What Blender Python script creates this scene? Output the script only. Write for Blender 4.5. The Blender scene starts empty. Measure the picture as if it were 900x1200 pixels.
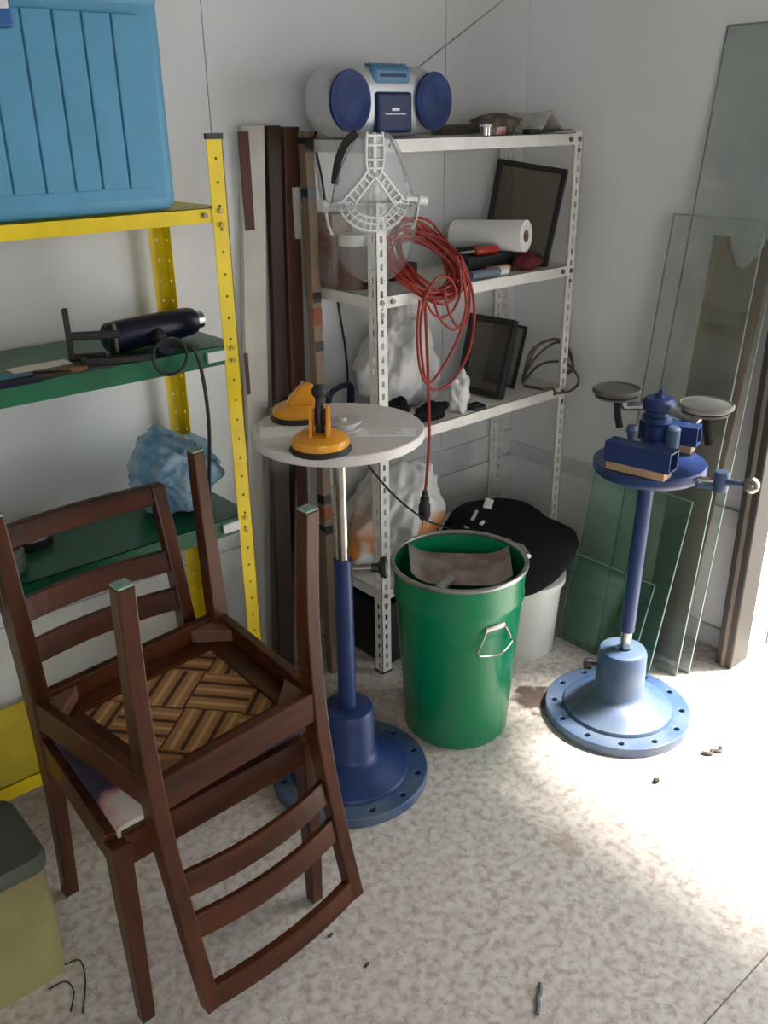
import bpy, bmesh, math, random
from mathutils import Vector, Matrix, noise
random.seed(7)
D = bpy.data
SC = bpy.context.scene
COL = SC.collection
PI = math.pi

# ------------------------------------------------------------------ camera
F_PX, YAW, PITCH, ROLL = 1055.15, 0.70719, 0.41050, 0.014784
EYE = Vector((0, 0, 1.65))
_cy, _sy, _cp, _sp = math.cos(YAW), math.sin(YAW), math.cos(PITCH), math.sin(PITCH)
FWD = Vector((_sy * _cp, _cy * _cp, -_sp))
_rt = Vector((_cy, -_sy, 0))
_dn = FWD.cross(_rt)
RIGHT = math.cos(ROLL) * _rt + math.sin(ROLL) * _dn
DOWN = -math.sin(ROLL) * _rt + math.cos(ROLL) * _dn
cam_data = D.cameras.new('camera')
cam_data.sensor_fit = 'VERTICAL'
cam_data.sensor_height = 36.0
cam_data.lens = 36.0 * F_PX / 1200.0
cam_data.clip_start = 0.02
cam = D.objects.new('camera', cam_data)
COL.objects.link(cam)
m3 = Matrix((RIGHT, -DOWN, -FWD)).transposed()
cam.matrix_world = Matrix.Translation(EYE) @ m3.to_4x4()
SC.camera = cam

# ------------------------------------------------------------------ light
SC.view_settings.view_transform = 'Standard'
SC.view_settings.look = 'None'
SC.view_settings.gamma = 1.0
SC.view_settings.use_curve_mapping = False
SC.view_settings.exposure = 2.3
world = D.worlds.new('world')
SC.world = world
world.use_nodes = True
_wn = world.node_tree.nodes['Background']
_wn.inputs[0].default_value = (0.93, 0.97, 1.0, 1)
_wn.inputs[1].default_value = 1.0
DOOR_Y0, DOOR_Y1, DOOR_Z = -0.35, 1.15, 2.05
WX, WY, ROOM_X0, ROOM_Y0, CEIL = 2.55, 2.215, -1.5, -2.0, 2.55
FILL_WIN_X0, FILL_WIN_X1, FILL_WIN_Z0, FILL_WIN_Z1 = -1.42, 0.1, 0.85, 2.15  # unseen window in the front wall, added and widened for fill light
def portal(name, loc, rot, sx, sy):
    l = D.lights.new(name, 'AREA'); l.shape = 'RECTANGLE'; l.size = sx; l.size_y = sy
    l.cycles.is_portal = True
    o = D.objects.new(name, l); COL.objects.link(o); o.location = loc; o.rotation_euler = rot
portal('door_portal', (WX + 0.13, (DOOR_Y0 + DOOR_Y1) / 2, DOOR_Z / 2), (0, PI / 2, 0), DOOR_Z, DOOR_Y1 - DOOR_Y0)
portal('fill_window_portal', ((FILL_WIN_X0 + FILL_WIN_X1) / 2, ROOM_Y0 - 0.13, (FILL_WIN_Z0 + FILL_WIN_Z1) / 2), (PI / 2, 0, 0), FILL_WIN_X1 - FILL_WIN_X0, FILL_WIN_Z1 - FILL_WIN_Z0)
sun_d = D.lights.new('sun', 'SUN'); sun_d.energy = 4.2; sun_d.angle = math.radians(14); sun_d.color = (1, 0.96, 0.9)
sun = D.objects.new('sun', sun_d); COL.objects.link(sun)
sun.rotation_euler = Vector((-0.44, 0.22, -0.95)).to_track_quat('-Z', 'Y').to_euler()

# ------------------------------------------------------------------ helpers
def _ray(px, py):
    return RIGHT * ((px - 450) / F_PX) + DOWN * ((py - 600) / F_PX) + FWD
def aty(px, py, Y):
    d = _ray(px, py); return EYE + d * (Y / d.y)
def atz(px, py, Z):
    d = _ray(px, py); return EYE + d * ((Z - EYE.z) / d.z)
def atx(px, py, X):
    d = _ray(px, py); return EYE + d * (X / d.x)

MATS = {}
def mat(name, col, rough=0.6, metal=0.0, var=0.12, scale=8.0, bump=0.0, bscale=60.0, col2=None, spec=0.5, detail=4.0, coat=0.0, stretch=None):
    if name in MATS: return MATS[name]
    m = D.materials.new(name); m.use_nodes = True
    nt = m.node_tree; N = nt.nodes; L = nt.links
    b = N['Principled BSDF']
    b.inputs['Roughness'].default_value = rough
    b.inputs['Metallic'].default_value = metal
    b.inputs['Specular IOR Level'].default_value = spec
    b.inputs['Coat Weight'].default_value = coat
    tc = N.new('ShaderNodeTexCoord'); src = tc.outputs['Object']
    if stretch:
        mp = N.new('ShaderNodeMapping'); mp.inputs['Scale'].default_value = stretch
        L.new(src, mp.inputs[0]); src = mp.outputs[0]
    n = N.new('ShaderNodeTexNoise'); n.inputs['Scale'].default_value = scale; n.inputs['Detail'].default_value = detail
    L.new(src, n.inputs['Vector'])
    r = N.new('ShaderNodeValToRGB')
    c2 = col2 or tuple(max(0, c * (1 - 2 * var)) for c in col)
    r.color_ramp.elements[0].position = 0.3; r.color_ramp.elements[0].color = (*c2, 1)
    r.color_ramp.elements[1].position = 0.65; r.color_ramp.elements[1].color = (*col, 1)
    L.new(n.outputs['Fac'], r.inputs[0]); L.new(r.outputs[0], b.inputs['Base Color'])
    if bump:
        n2 = N.new('ShaderNodeTexNoise'); n2.inputs['Scale'].default_value = bscale; n2.inputs['Detail'].default_value = 3
        L.new(src, n2.inputs['Vector'])
        bp = N.new('ShaderNodeBump'); bp.inputs['Strength'].default_value = bump; bp.inputs['Distance'].default_value = 0.002
        L.new(n2.outputs['Fac'], bp.inputs['Height']); L.new(bp.outputs[0], b.inputs['Normal'])
    MATS[name] = m
    return m

def glassy(name, tint, ior=1.45, rough=0.02, haze=0.0, hazecol=(0.8, 0.85, 0.8)):
    """thin sheet: tinted pass-through + fresnel gloss + a little noisy diffuse haze"""
    if name in MATS: return MATS[name]
    m = D.materials.new(name); m.use_nodes = True
    nt = m.node_tree; N = nt.nodes; L = nt.links
    N.remove(N['Principled BSDF'])
    out = N['Material Output']
    t = N.new('ShaderNodeBsdfTransparent'); t.inputs[0].default_value = (*tint, 1)
    g = N.new('ShaderNodeBsdfGlossy'); g.inputs['Roughness'].default_value = rough
    fr = N.new('ShaderNodeFresnel'); fr.inputs[0].default_value = ior
    mx = N.new('ShaderNodeMixShader'); L.new(fr.outputs[0], mx.inputs[0]); L.new(t.outputs[0], mx.inputs[1]); L.new(g.outputs[0], mx.inputs[2])
    d = N.new('ShaderNodeBsdfDiffuse'); d.inputs[0].default_value = (*hazecol, 1)
    m2 = N.new('ShaderNodeMixShader'); 
    nz = N.new('ShaderNodeTexNoise'); nz.inputs['Scale'].default_value = 5.0
    tc = N.new('ShaderNodeTexCoord'); L.new(tc.outputs['Object'], nz.inputs['Vector'])
    mu = N.new('ShaderNodeMath'); mu.operation = 'MULTIPLY'; mu.inputs[1].default_value = haze * 2
    L.new(nz.outputs['Fac'], mu.inputs[0]); L.new(mu.outputs[0], m2.inputs[0])
    L.new(mx.outputs[0], m2.inputs[1]); L.new(d.outputs[0], m2.inputs[2]); L.new(m2.outputs[0], out.inputs[0])
    MATS[name] = m
    return m

class MB:
    def __init__(s): s.v = []; s.f = []
    def add(s, vs, fs, M=None):
        o = len(s.v)
        s.v += [tuple(M @ Vector(p)) if M else tuple(p) for p in vs]
        s.f += [tuple(i + o for i in f) for f in fs]
        return s
    def box(s, c, d, M=None, R=None):
        x, y, z = d[0] / 2, d[1] / 2, d[2] / 2
        vs = [Vector((a * x, b * y, e * z)) for e in (-1, 1) for b in (-1, 1) for a in (-1, 1)]
        if R: vs = [R @ p for p in vs]
        vs = [p + Vector(c) for p in vs]
        return s.add(vs, [(0, 2, 3, 1), (4, 5, 7, 6), (0, 1, 5, 4), (2, 6, 7, 3), (0, 4, 6, 2), (1, 3, 7, 5)], M)
    def span(s, a, b): 
        return s.box([(a[i] + b[i]) / 2 for i in range(3)], [abs(b[i] - a[i]) for i in range(3)])
    def loft(s, secs, closed=False, caps=True):
        n = len(secs[0]); o = len(s.v)
        for q in secs: s.v += [tuple(p) for p in q]
        k = len(secs)
        for i in range(k if closed else k - 1):
            a, b = o + i * n, o + ((i + 1) % k) * n
            for j in range(n):
                s.f.append((a + j, a + (j + 1) % n, b + (j + 1) % n, b + j))
        if caps and not closed:
            s.f.append(tuple(o + j for j in reversed(range(n)))); s.f.append(tuple(o + (k - 1) * n + j for j in range(n)))
        return s
    def tube(s, pts, r, seg=8, closed=False, flat=1.0):
        pts = [Vector(p) for p in pts]; n = len(pts); secs = []; up = None
        for i, p in enumerate(pts):
            if closed: t = pts[(i + 1) % n] - pts[i - 1]
            else: t = pts[min(i + 1, n - 1)] - pts[max(i - 1, 0)]
            if t.length < 1e-9: t = Vector((0, 0, 1))
            t.normalize()
            if up is None:
                up = Vector((0, 0, 1)) if abs(t.z) < 0.9 else Vector((1, 0, 0))
            a = up - t * up.dot(t)
            if a.length < 1e-6: a = t.orthogonal()
            a.normalize(); up = a; b = t.cross(a)
            rr = r[i] if isinstance(r, (list, tuple)) else r
            secs.append([p + (a * math.cos(2 * PI * j / seg) * rr + b * math.sin(2 * PI * j / seg) * rr * flat) for j in range(seg)])
        return s.loft(secs, closed)
    def cyl(s, a, b, r0, r1=None, seg=20): return s.tube([a, b], [r0, r0 if r1 is None else r1], seg)
    def lathe(s, prof, c=(0, 0, 0), seg=40, M=None, close=False):
        o = len(s.v); k = len(prof); c = Vector(c)
        for (r, z) in prof:
            for j in range(seg):
                p = Vector((r * math.cos(2 * PI * j / seg), r * math.sin(2 * PI * j / seg), z))
                s.v.append(tuple((M @ p if M else p) + c))
        for i in range(k - 1 if not close else k):
            for j in range(seg):
                a = o + i * seg; b = o + ((i + 1) % k) * seg
                s.f.append((a + j, a + (j + 1) % seg, b + (j + 1) % seg, b + j))
        if not close:
            if prof[0][0] > 1e-6: s.f.append(tuple(o + j for j in reversed(range(seg))))
            if prof[-1][0] > 1e-6: s.f.append(tuple(o + (k - 1) * seg + j for j in range(seg)))
        return s
    def prism(s, poly, z0, z1, M=None):
        n = len(poly)
        vs = [(x, y, z0) for x, y in poly] + [(x, y, z1) for x, y in poly]
        fs = [tuple(reversed(range(n))), tuple(range(n, 2 * n))] + [(i, (i + 1) % n, n + (i + 1) % n, n + i) for i in range(n)]
        return s.add(vs, fs, M)
    def build(s, name, m, parent=None, smooth=False, bevel=0.0, loc=None, seg=2, **kw):
        me = D.meshes.new(name); me.from_pydata([tuple(p) for p in s.v], [], s.f); me.update()
        bm = bmesh.new(); bm.from_mesh(me)
        bmesh.ops.remove_doubles(bm, verts=bm.verts, dist=1e-6)
        bmesh.ops.recalc_face_normals(bm, faces=bm.faces); bm.to_mesh(me); bm.free()
        o = link(name, me, m, parent, smooth)
        if loc is not None: o.location = loc
        if bevel:
            b = o.modifiers.new('bevel', 'BEVEL'); b.width = bevel; b.segments = seg; b.limit_method = 'ANGLE'; b.angle_limit = 0.7
        for k, v in kw.items(): o[k] = v
        return o
def link(name, me, m, parent=None, smooth=False):
    o = D.objects.new(name, me); COL.objects.link(o)
    if isinstance(m, str): m = MATS[m]
    me.materials.append(m)
    if smooth:
        me.shade_smooth()
        if smooth != 'all':
            try: me.set_sharp_from_angle(angle=0.6)
            except Exception: pass
    if parent: o.parent = parent
    return o
def thing(name, label, cat, loc=(0, 0, 0), rot=(0, 0, 0), group=None):
    o = D.objects.new(name, None); COL.objects.link(o); o.empty_display_size = 0.05
    o.location = loc; o.rotation_euler = rot
    o['label'] = label; o['category'] = cat
    if group: o['group'] = group
    return o
def tag(o, label, cat, group=None):
    o['label'] = label; o['category'] = cat
    if group: o['group'] = group
    return o
def struct(o, label=None, cat=None):
    o['kind'] = 'structure'
    if label: o['label'] = label
    if cat: o['category'] = cat
    return o
def spline(pts, n=8, closed=False):
    P = [Vector(p) for p in pts]; out = []; k = len(P)
    for i in range(k if closed else k - 1):
        if closed: a, b, c, d = P[i - 1], P[i], P[(i + 1) % k], P[(i + 2) % k]
        else: a, b, c, d = P[max(i - 1, 0)], P[i], P[i + 1], P[min(i + 2, k - 1)]
        for j in range(n):
            t = j / n
            out.append(0.5 * ((2 * b) + (c - a) * t + (2 * a - 5 * b + 4 * c - d) * t * t + (3 * b - a - 3 * c + d) * t ** 3))
    if not closed: out.append(P[-1])
    return out
def frame_to(z_dir, up=(0, 0, 1)):
    z = Vector(z_dir).normalized(); u = Vector(up)
    if abs(z.dot(u)) > 0.98: u = Vector((1, 0, 0))
    x = u.cross(z).normalized(); y = z.cross(x)
    return Matrix((x, y, z)).transposed()
def blob(name, m, c, size, parent=None, amp=0.18, seed=0, sub=4, sharp=3.0, flat=None, squash=1.0, fn=None, crease=0.9, zmin=0.0):
    """crumpled soft body: superellipsoid with folded noise, resting flat on its base (local z=0)"""
    bm = bmesh.new(); bmesh.ops.create_icosphere(bm, subdivisions=sub, radius=1.0)
    sx, sy, sz = size[0] / 2, size[1] / 2, size[2] / 2
    rg_ = random.Random(seed * 17 + 3); planes = []
    for _ in range(int(46 * (crease > 0))):
        d_ = Vector((rg_.gauss(0, 1), rg_.gauss(0, 1), rg_.gauss(0, 1))).normalized(); planes.append((d_, rg_.uniform(.80, 1.0)))
    for v in bm.verts:
        p = v.co.copy(); e = 2.0 / squash
        q = Vector([math.copysign(abs(t) ** (squash), t) for t in p])
        n1 = noise.noise(p * 1.3 + Vector((seed * 3.1, seed, 0)))
        n2 = 1 - abs(noise.noise(p * sharp + Vector((seed, seed * 1.7, 5)))) * 2
        n3 = 1 - abs(noise.noise(p * sharp * 2.3 + Vector((2, seed * 2.7, seed)))) * 2
        k = 1 + amp * (n1 * 0.9 + n2 * 0.35 + n3 * 0.2 - 0.3)
        if planes:
            pj = p + Vector((noise.noise(p * 5 + Vector((seed, 0, 0))), noise.noise(p * 5 + Vector((0, seed, 9))), 0)) * .05
            k *= 1.12 * min(min(h / pj.dot(d_) for d_, h in planes if pj.dot(d_) > .25), 1.1)
        q = Vector((q.x * sx * k, q.y * sy * k, q.z * sz * k + sz))
        if fn: q = fn(q, p)
        q.z = max(q.z, zmin)
        v.co = q
    me = D.meshes.new(name); bm.to_mesh(me); bm.free()
    o = link(name, me, m, parent, 'all'); o.location = c
    return o
def slotted(mb, org, U, V, length, width, pitch, sw, sh, thick, stag=0.0):
    """perforated strip: width along U, length along V, real slots, thickness along UxV"""
    org, U, V = Vector(org), Vector(U).normalized(), Vector(V).normalized(); W = U.cross(V)
    us = [0, (width - sw) / 2, (width + sw) / 2, width]; vs = [0.0]; holes = []
    y = pitch * 0.5 + stag
    while y + sh < length - 0.01:
        vs += [y, y + sh]; holes.append(len(vs) - 2); y += pitch
    vs.append(length); n = len(vs)
    o = len(mb.v)
    for layer in (0, 1):
        for b in vs:
            for a in us: mb.v.append(tuple(org + U * a + V * b + W * (thick * layer)))
    idx = lambda l, i, j: o + l * n * 4 + i * 4 + j
    hs = set(holes)
    for i in range(n - 1):
        for j in range(3):
            if j == 1 and i in hs: 
                # slot walls
                q = [(i, 1), (i, 2), (i + 1, 2), (i + 1, 1)]
                for k in range(4):
                    a, b = q[k], q[(k + 1) % 4]
                    mb.f.append((idx(0, *a), idx(0, *b), idx(1, *b), idx(1, *a)))
                continue
            mb.f.append((idx(0, i, j), idx(0, i + 1, j), idx(0, i + 1, j + 1), idx(0, i, j + 1)))
            mb.f.append((idx(1, i, j), idx(1, i, j + 1), idx(1, i + 1, j + 1), idx(1, i + 1, j)))
    for i in range(n - 1):
        for j in (0, 3):
            mb.f.append((idx(0, i, j), idx(0, i + 1, j), idx(1, i + 1, j), idx(1, i, j)))
    for i in (0, n - 1):
        for j in range(3):
            mb.f.append((idx(0, i, j), idx(0, i, j + 1), idx(1, i, j + 1), idx(1, i, j)))
    return mb
def holed_disc(outer, holes, z0, z1, seg=64, hseg=12):
    """flat ring plate with real round holes"""
    bm = bmesh.new()
    def ring(cx, cy, r, n):
        vs = [bm.verts.new((cx + r * math.cos(2 * PI * k / n), cy + r * math.sin(2 * PI * k / n), z0)) for k in range(n)]
        return [bm.edges.new((vs[k], vs[(k + 1) % n])) for k in range(n)]
    es = ring(0, 0, outer, seg)
    for (x, y, r) in holes: es += ring(x, y, r, hseg if r < 0.05 else seg)
    bmesh.ops.triangle_fill(bm, use_beauty=True, use_dissolve=False, edges=es)
    fs = list(bm.faces)
    ex = bmesh.ops.extrude_face_region(bm, geom=fs)
    for v in [g for g in ex['geom'] if isinstance(g, bmesh.types.BMVert)]: v.co.z = z1
    bmesh.ops.recalc_face_normals(bm, faces=bm.faces)
    me = D.meshes.new('plate'); bm.to_mesh(me); bm.free()
    return me

# ------------------------------------------------------------------ materials
def make_floor_mat():
    m = D.materials.new('linoleum'); m.use_nodes = True; nt = m.node_tree; N = nt.nodes; L = nt.links
    b = N['Principled BSDF']; b.inputs['Roughness'].default_value = 0.55; b.inputs['Specular IOR Level'].default_value = 0.3
    tc = N.new('ShaderNodeTexCoord')
    n1 = N.new('ShaderNodeTexNoise'); n1.inputs['Scale'].default_value = 48; n1.inputs['Detail'].default_value = 8; n1.inputs['Distortion'].default_value = 0.4
    L.new(tc.outputs['Object'], n1.inputs['Vector'])
    r1 = N.new('ShaderNodeValToRGB'); e = r1.color_ramp.elements
    e[0].position = 0.33; e[0].color = (0.45, 0.355, 0.31, 1); e[1].position = 0.62; e[1].color = (0.69, 0.635, 0.57, 1)
    k = e.new(0.46); k.color = (0.58, 0.51, 0.455, 1)
    L.new(n1.outputs['Fac'], r1.inputs[0])
    # thin dark squiggles
    n2 = N.new('ShaderNodeTexNoise'); n2.inputs['Scale'].default_value = 30; n2.inputs['Detail'].default_value = 2; n2.inputs['Distortion'].default_value = 2.0
    L.new(tc.outputs['Object'], n2.inputs['Vector'])
    r2 = N.new('ShaderNodeValToRGB'); e = r2.color_ramp.elements
    e[0].position = 0.487; e[0].color = (0, 0, 0, 1); e[1].position = 0.513; e[1].color = (0, 0, 0, 1)
    k = e.new(0.5); k.color = (1, 1, 1, 1)
    L.new(n2.outputs['Fac'], r2.inputs[0])
    n3 = N.new('ShaderNodeTexNoise'); n3.inputs['Scale'].default_value = 26; L.new(tc.outputs['Object'], n3.inputs['Vector'])
    r3 = N.new('ShaderNodeValToRGB'); r3.color_ramp.elements[0].position = 0.52; r3.color_ramp.elements[1].position = 0.62
    L.new(n3.outputs['Fac'], r3.inputs[0])
    mu = N.new('ShaderNodeMath'); mu.operation = 'MULTIPLY'; L.new(r2.outputs[0], mu.inputs[0]); L.new(r3.outputs[0], mu.inputs[1])
    mx = N.new('ShaderNodeMixRGB'); mx.inputs[2].default_value = (0.22, 0.16, 0.13, 1)
    L.new(mu.outputs[0], mx.inputs[0]); L.new(r1.outputs[0], mx.inputs[1])
    last = mx.outputs[0]
    # rust-brown spill beside the drum and two faint spots
    geo = N.new('ShaderNodeNewGeometry')
    for (p, rad, col, st) in (((1.86, 1.47), 0.075, (0.07, 0.035, 0.025), 0.9), ((1.92, 0.97), 0.035, (0.30, 0.22, 0.14), 0.7), ((1.45, 1.02), 0.03, (0.33, 0.25, 0.16), 0.5)):
        vm = N.new('ShaderNodeVectorMath'); vm.operation = 'DISTANCE'; vm.inputs[1].default_value = (*p, 0)
        L.new(geo.outputs['Position'], vm.inputs[0])
        ad = N.new('ShaderNodeMath'); ad.operation = 'MULTIPLY_ADD'; ad.inputs[1].default_value = 0.16; L.new(n3.outputs['Fac'], ad.inputs[0]); L.new(vm.outputs['Value'], ad.inputs[2])
        mr = N.new('ShaderNodeMapRange'); mr.inputs['From Min'].default_value = rad * 0.7 + 0.08; mr.inputs['From Max'].default_value = rad + 0.095
        mr.inputs['To Min'].default_value = st; mr.inputs['To Max'].default_value = 0
        L.new(ad.outputs[0], mr.inputs['Value'])
        m2 = N.new('ShaderNodeMixRGB'); m2.inputs[2].default_value = (*col, 1); L.new(mr.outputs[0], m2.inputs[0]); L.new(last, m2.inputs[1]); last = m2.outputs[0]
    L.new(last, b.inputs['Base Color'])
    MATS['linoleum'] = m
make_floor_mat()
mat('wall_paint', (0.74, 0.75, 0.75), 0.5, var=0.04, scale=1.5)
mat('wall_side', (0.86, 0.87, 0.875), 0.55, var=0.03, scale=2)
mat('ceiling_dark', (0.28, 0.27, 0.25), 0.9)  # unseen ceiling, kept dark so less light bounces onto upper walls and faces
mat('trim_white', (0.72, 0.73, 0.73), 0.5, var=0.08, scale=14)
mat('door_brown', (0.05, 0.04, 0.033), 0.5, var=0.15, scale=12, stretch=(1, 1, .1))
mat('outside_ground', (0.34, 0.315, 0.28), 0.9, var=0.1, scale=6, bump=0.4, bscale=40)
mat('yellow_paint', (0.86, 0.63, 0.006), 0.4, var=0.08, scale=12)
mat('green_paint', (0.010, 0.14, 0.062), 0.35, var=0.2, scale=9)
mat('drum_green', (0.0, 0.24, 0.095), 0.27, var=0.06, scale=5, spec=0.6)
mat('drum_inside', (0.008, 0.06, 0.035), 0.4)
mat('white_steel', (0.82, 0.80, 0.75), 0.45, var=0.07, scale=18)
mat('bolt_steel', (0.22, 0.2, 0.18), 0.4, 0.8)
mat('chrome', (0.62, 0.6, 0.57), 0.22, 1.0, var=0.15, scale=30)
mat('zinc', (0.5, 0.5, 0.49), 0.35, 0.9, var=0.15, scale=20)
mat('cooler_blue', (0.095, 0.31, 0.50), 0.5, var=0.06, scale=10, bump=0.1, bscale=300)
mat('latch_blue', (0.02, 0.13, 0.38), 0.45)
mat('plastic_white', (0.72, 0.72, 0.69), 0.4, var=0.05)
mat('stand_blue', (0.016, 0.042, 0.155), 0.38, var=0.15, scale=14, bump=0.08, bscale=120)
mat('base_blue', (0.045, 0.09, 0.19), 0.42, var=0.2, scale=9, col2=(0.12, 0.155, 0.21), bump=0.1, bscale=90)
mat('wood_chair', (0.088, 0.0245, 0.0085), 0.33, var=0.2, scale=26, stretch=(1, 1, 0.12), col2=(0.030, 0.009, 0.004), spec=0.4)
mat('wood_chair_h', (0.088, 0.0245, 0.0085), 0.33, var=0.2, scale=26, stretch=(0.12, 1, 1), col2=(0.030, 0.009, 0.004), spec=0.4)
mat('wood_block', (0.20, 0.085, 0.045), 0.6, scale=20)
mat('felt_green', (0.30, 0.42, 0.34), 0.9, scale=120, col2=(0.16, 0.28, 0.22))
mat('black_plastic', (0.012, 0.012, 0.015), 0.4)
mat('black_rubber', (0.018, 0.018, 0.02), 0.6)
mat('navy_plastic', (0.010, 0.013, 0.035), 0.32)
mat('orange_plastic', (0.86, 0.36, 0.02), 0.3, var=0.06, scale=10)
mat('red_plastic', (0.5, 0.03, 0.015), 0.35)
mat('table_white', (0.74, 0.70, 0.66), 0.4, var=0.05, scale=6)
mat('paper', (0.92, 0.915, 0.90), 0.8, var=0.03)
mat('red_cable', (0.32, 0.026, 0.016), 0.45, var=0.1)
mat('brown_cable', (0.12, 0.09, 0.065), 0.5)
mat('black_cord', (0.012, 0.012, 0.012), 0.5)
mat('silver_plastic', (0.55, 0.56, 0.58), 0.35, 0.3, var=0.04)
mat('speaker_blue', (0.004, 0.030, 0.16), 0.6, var=0.25, scale=30)
mat('radio_blue', (0.08, 0.22, 0.40), 0.4)
mat('radio_navy', (0.005, 0.022, 0.10), 0.5)
mat('plank_brown', (0.105, 0.038, 0.020), 0.6, var=0.2, scale=10, stretch=(1, 1, 0.08))
mat('plank_dark', (0.05, 0.022, 0.014), 0.6, var=0.2, scale=10, stretch=(1, 1, 0.08))
mat('plank_white', (0.62, 0.59, 0.53), 0.6, var=0.08, scale=10)
mat('plank_tan', (0.26, 0.18, 0.12), 0.7, var=0.2, scale=14, stretch=(1, 1, 0.1))
mat('khaki', (0.34, 0.30, 0.12), 0.6, var=0.2, scale=5)
mat('khaki_lid', (0.10, 0.115, 0.085), 0.7, var=0.2, scale=7)
mat('black_cloth', (0.007, 0.007, 0.008), 0.9, bump=0.4, bscale=80, spec=0.2)
mat('red_cloth', (0.13, 0.015, 0.018), 0.9, bump=0.4, bscale=60)
mat('rag', (0.20, 0.175, 0.12), 0.9, var=0.3, scale=22, bump=0.4, bscale=80)
mat('newspaper', (0.60, 0.57, 0.53), 0.85, var=0.15, scale=60)
mat('pan_metal', (0.40, 0.35, 0.31), 0.5, 0.4, var=0.2, scale=16, col2=(0.19, 0.12, 0.09))
mat('bucket_white', (0.70, 0.70, 0.64), 0.45, var=0.05, scale=6)
mat('felt_grey', (0.13, 0.12, 0.11), 0.85, scale=30)
mat('panel_brown', (0.33, 0.22, 0.15), 0.6, var=0.1, scale=5)
mat('wood_pale', (0.52, 0.34, 0.20), 0.6, var=0.1, scale=25)
mat('tool_orange', (0.55, 0.20, 0.03), 0.45)
mat('blue_tool', (0.10, 0.30, 0.48), 0.4)
mat('stone', (0.55, 0.5, 0.43), 0.9, var=0.2, scale=14, bump=0.4)
mat('iron_dark', (0.035, 0.03, 0.028), 0.55, 0.4)
mat('screen_dark', (0.02, 0.022, 0.022), 0.15)
def plastic_film(name, col, trans=0.35, print_col=None):
    m = mat(name, col, 0.35, var=0.06, scale=7)
    b = m.node_tree.nodes['Principled BSDF']
    b.inputs['Subsurface Weight'].default_value = 0.0
    if print_col:
        nt = m.node_tree; N = nt.nodes; L = nt.links
        r = [n for n in N if n.type == 'VALTORGB'][0]
        tc = [n for n in N if n.type == 'TEX_COORD'][0]
        n = N.new('ShaderNodeTexNoise'); n.inputs['Scale'].default_value = 6.5; n.inputs['Detail'].default_value = 1
        L.new(tc.outputs['Object'], n.inputs['Vector'])
        sx = N.new('ShaderNodeSeparateXYZ'); L.new(tc.outputs['Object'], sx.inputs[0])
        mr = N.new('ShaderNodeMapRange'); mr.inputs['From Min'].default_value = 0.26; mr.inputs['From Max'].default_value = 0.14; L.new(sx.outputs['Z'], mr.inputs['Value'])
        r2 = N.new('ShaderNodeValToRGB'); e = r2.color_ramp.elements; e[0].position = 0.42; e[1].position = 0.47
        L.new(n.outputs['Fac'], r2.inputs[0])
        mu = N.new('ShaderNodeMath'); mu.operation = 'MULTIPLY'; L.new(r2.outputs[0], mu.inputs[0]); L.new(mr.outputs[0], mu.inputs[1])
        mx = N.new('ShaderNodeMixRGB'); mx.inputs[2].default_value = (*print_col, 1)
        L.new(mu.outputs[0], mx.inputs[0]); L.new(r.outputs[0], mx.inputs[1]); L.new(mx.outputs[0], b.inputs['Base Color'])
    return m
plastic_film('bag_white', (0.66, 0.66, 0.66))
plastic_film('bag_print', (0.68, 0.68, 0.66), print_col=(0.52, 0.19, 0.03))
mat('bag_blue', (0.16, 0.36, 0.55), 0.25, var=0.1, scale=22, col2=(0.42, 0.56, 0.66), bump=0.8, bscale=45)  # pale streaks put white highlights into the blue
def weave_mat():
    """gold-brown basket weave: blocks of stripes turned by 90 degrees"""
    m = D.materials.new('seat_weave'); m.use_nodes = True; nt = m.node_tree; N = nt.nodes; L = nt.links
    b = N['Principled BSDF']; b.inputs['Roughness'].default_value = 0.9
    tc = N.new('ShaderNodeTexCoord'); mp = N.new('ShaderNodeMapping'); mp.inputs['Rotation'].default_value = (0, 0, 0.62)
    L.new(tc.outputs['Object'], mp.inputs[0])
    ck = N.new('ShaderNodeTexChecker'); ck.inputs['Scale'].default_value = 8.0; ck.inputs[1].default_value = (1, 1, 1, 1); ck.inputs[2].default_value = (0, 0, 0, 1)
    mz = N.new('ShaderNodeVectorMath'); mz.operation = 'MULTIPLY'; mz.inputs[1].default_value = (1, 1, 0); L.new(mp.outputs[0], mz.inputs[0])
    L.new(mz.outputs[0], ck.inputs['Vector'])
    cols = []
    for ax in ('X', 'Y'):
        w = N.new('ShaderNodeTexWave'); w.bands_direction = ax; w.inputs['Scale'].default_value = 7; w.inputs['Distortion'].default_value = 0.5
        L.new(mp.outputs[0], w.inputs['Vector'])
        r = N.new('ShaderNodeValToRGB'); e = r.color_ramp.elements
        e[0].position = 0.05; e[0].color = (0.06, 0.025, 0.01, 1); e[1].position = 0.16; e[1].color = (0.36, 0.165, 0.055, 1)
        k = e.new(0.85); k.color = (0.40, 0.19, 0.065, 1); k = e.new(0.97); k.color = (0.56, 0.34, 0.14, 1)
        L.new(w.outputs['Fac'], r.inputs[0]); cols.append(r)
    mx = N.new('ShaderNodeMixRGB'); L.new(ck.outputs['Fac'], mx.inputs[0]); L.new(cols[0].outputs[0], mx.inputs[1]); L.new(cols[1].outputs[0], mx.inputs[2])
    L.new(mx.outputs[0], b.inputs['Base Color']); MATS['seat_weave'] = m
weave_mat()
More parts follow.
